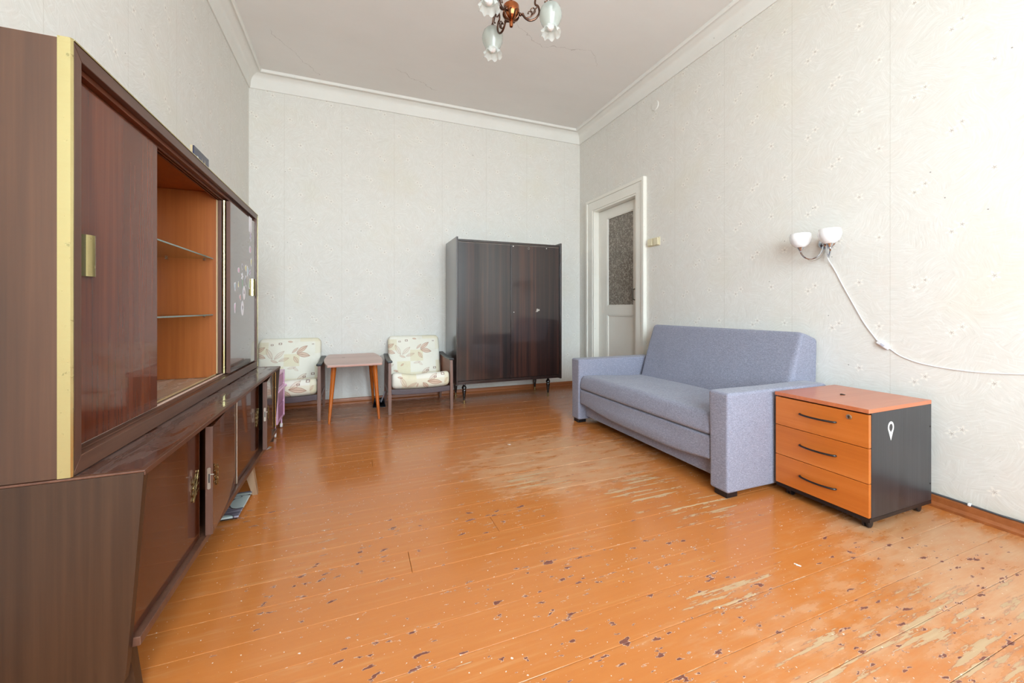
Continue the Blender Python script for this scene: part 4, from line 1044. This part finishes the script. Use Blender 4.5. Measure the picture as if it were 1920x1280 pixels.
t = thing('dustpan', 'black plastic dustpan with grey handle on the floor behind the table leg', 'dustpan', (.222, 4.285, 0))
b = B(); V_ = [b.verts.new(p) for p in [(-.062, -.055, .004), (.062, -.062, .004), (.050, .050, .006), (-.045, .054, .006)]]; b.faces.new(V_)
r = bmesh.ops.extrude_face_region(b, geom=b.faces[:]); bmesh.ops.translate(b, verts=[v for v in r['geom'] if isinstance(v, bmesh.types.BMVert)], vec=(0, 0, -.0035)); obj('pan', b, m_black, t)
b = B()
for (p, q) in (((-.062, -.055), (-.045, .054)), ((-.045, .054), (.050, .050)), ((.050, .050), (.062, -.062))):
    h0 = .012 if p[1] < 0 else .075; h1 = .012 if q[1] < 0 else .075
    f = [b.verts.new((p[0], p[1], .004)), b.verts.new((q[0], q[1], .004)), b.verts.new((q[0] * .98, q[1] * .98, h1)), b.verts.new((p[0] * .98, p[1] * .98, h0))]; b.faces.new(f)
rim = obj('rim', b, m_black, t); md = rim.modifiers.new('thick', 'SOLIDIFY'); md.thickness = .003
b = B(); tube(b, [(.02, .02, .035), (.040, .012, .09), (.058, .0, .145)], .006, 8); obj('handle', b, plain('grey_handle', '#9A9AA2', .35), t)['label'] = 'grey plastic handle'
# slim printed tray-like scale, half under the sideboard
def scale():
    M = Mt('printed_glass_top'); O = M.obj(); X, Y, Z = M.xyz(O)
    g = M.noise(M.scale(O, (6, 90, 1)), 1, 3, .6); c = M.mix(M.step(g, .4, .62), lin('#5F5A66'), lin('#8F8A98'))
    for (x, y, rx, ry, a) in [(.125, .015, .050, .075, 0), (.075, -.15, .05, .035, 0), (.10, .105, .05, .016, .2), (.08, .075, .03, .014, -.2)]:
        dx, dy = M.mul(M.sub(X, x), 1 / rx), M.mul(M.sub(Y, y), 1 / ry); d = M.m_('SQRT', M.add(M.mul(dx, dx), M.mul(dy, dy)))
        c = M.mix(M.sub(1.0, M.step(d, 1.0, 1.14)), c, lin('#3B3C42')); c = M.mix(M.sub(1.0, M.step(d, .94, 1.0)), c, lin('#B4C0BE'))
    m = M.done(M.bsdf(c, .12, 0, .6, .05))
    t = thing('floor_scale', 'flat grey floor scale with pale printed shapes half under the sideboard', 'scale', (-.660, 2.360, 0))
    b = B(); cushion(b, (-.150, -.140, .012), (.145, .140, .022), .004, (6, 6, 1)); obj('glass_plate', b, m, t)
    b = B(); box(b, (-.14, -.13, .003), (.135, .13, .0125), .003); obj('body', b, m_black, t)
    for x in (-.11, .105):
        for y in (-.10, .10): b = B(); lathe(b, [(.016, 0), (.016, .0035)], 12, (x, y, 0)); obj('foot', b, m_black, t)
scale()
def scrap(x, y, pts, h, name, label, m):
    b = B(); v = [b.verts.new((p[0], p[1], .001 + (h if k % 2 else 0))) for k, p in enumerate(pts)]; b.faces.new(v)
    o = obj(name, b, m, loc=(x, y, 0)); md = o.modifiers.new('thick', 'SOLIDIFY'); md.thickness = .0008; md.offset = 1; return tag(o, label, 'debris')
scrap(-.575, 3.27, [(-.012, -.03), (.010, -.024), (.014, .030), (-.004, .02)], .010, 'paper_scrap', 'small white paper scrap on the floor by the sideboard end', m_paperw)
m_pl = plain('plaster_crumb', '#D9D0C4', .9)
for (x, y, lb) in [(1.60, 1.03, 'pale plaster crumb on the floor left of the pedestal front'), (.28, 3.42, 'tiny white crumb on the floor in front of the table'), (.62, 3.30, 'tiny white crumb on the floor in front of the wardrobe armchair'), (1.05, 2.72, 'pale flake of paint on the floor before the far sofa arm')]:
    s = .5 if 'tiny' in lb else 1.0
    b = B(); box(b, (-.010 * s, -.004 * s, 0), (.008 * s, .004 * s, .004 * s), .002 * s, 1); box(b, (.002 * s, -.007 * s, .0), (.014 * s, -.001 * s, .003 * s), .001 * s, 1); o = obj('plaster_crumb', b, m_pl, loc=(x, y, .0003)); o.rotation_euler = (0, 0, random.uniform(0, 3)); tag(o, lb, 'debris', 'crumbs scattered on the floorboards')
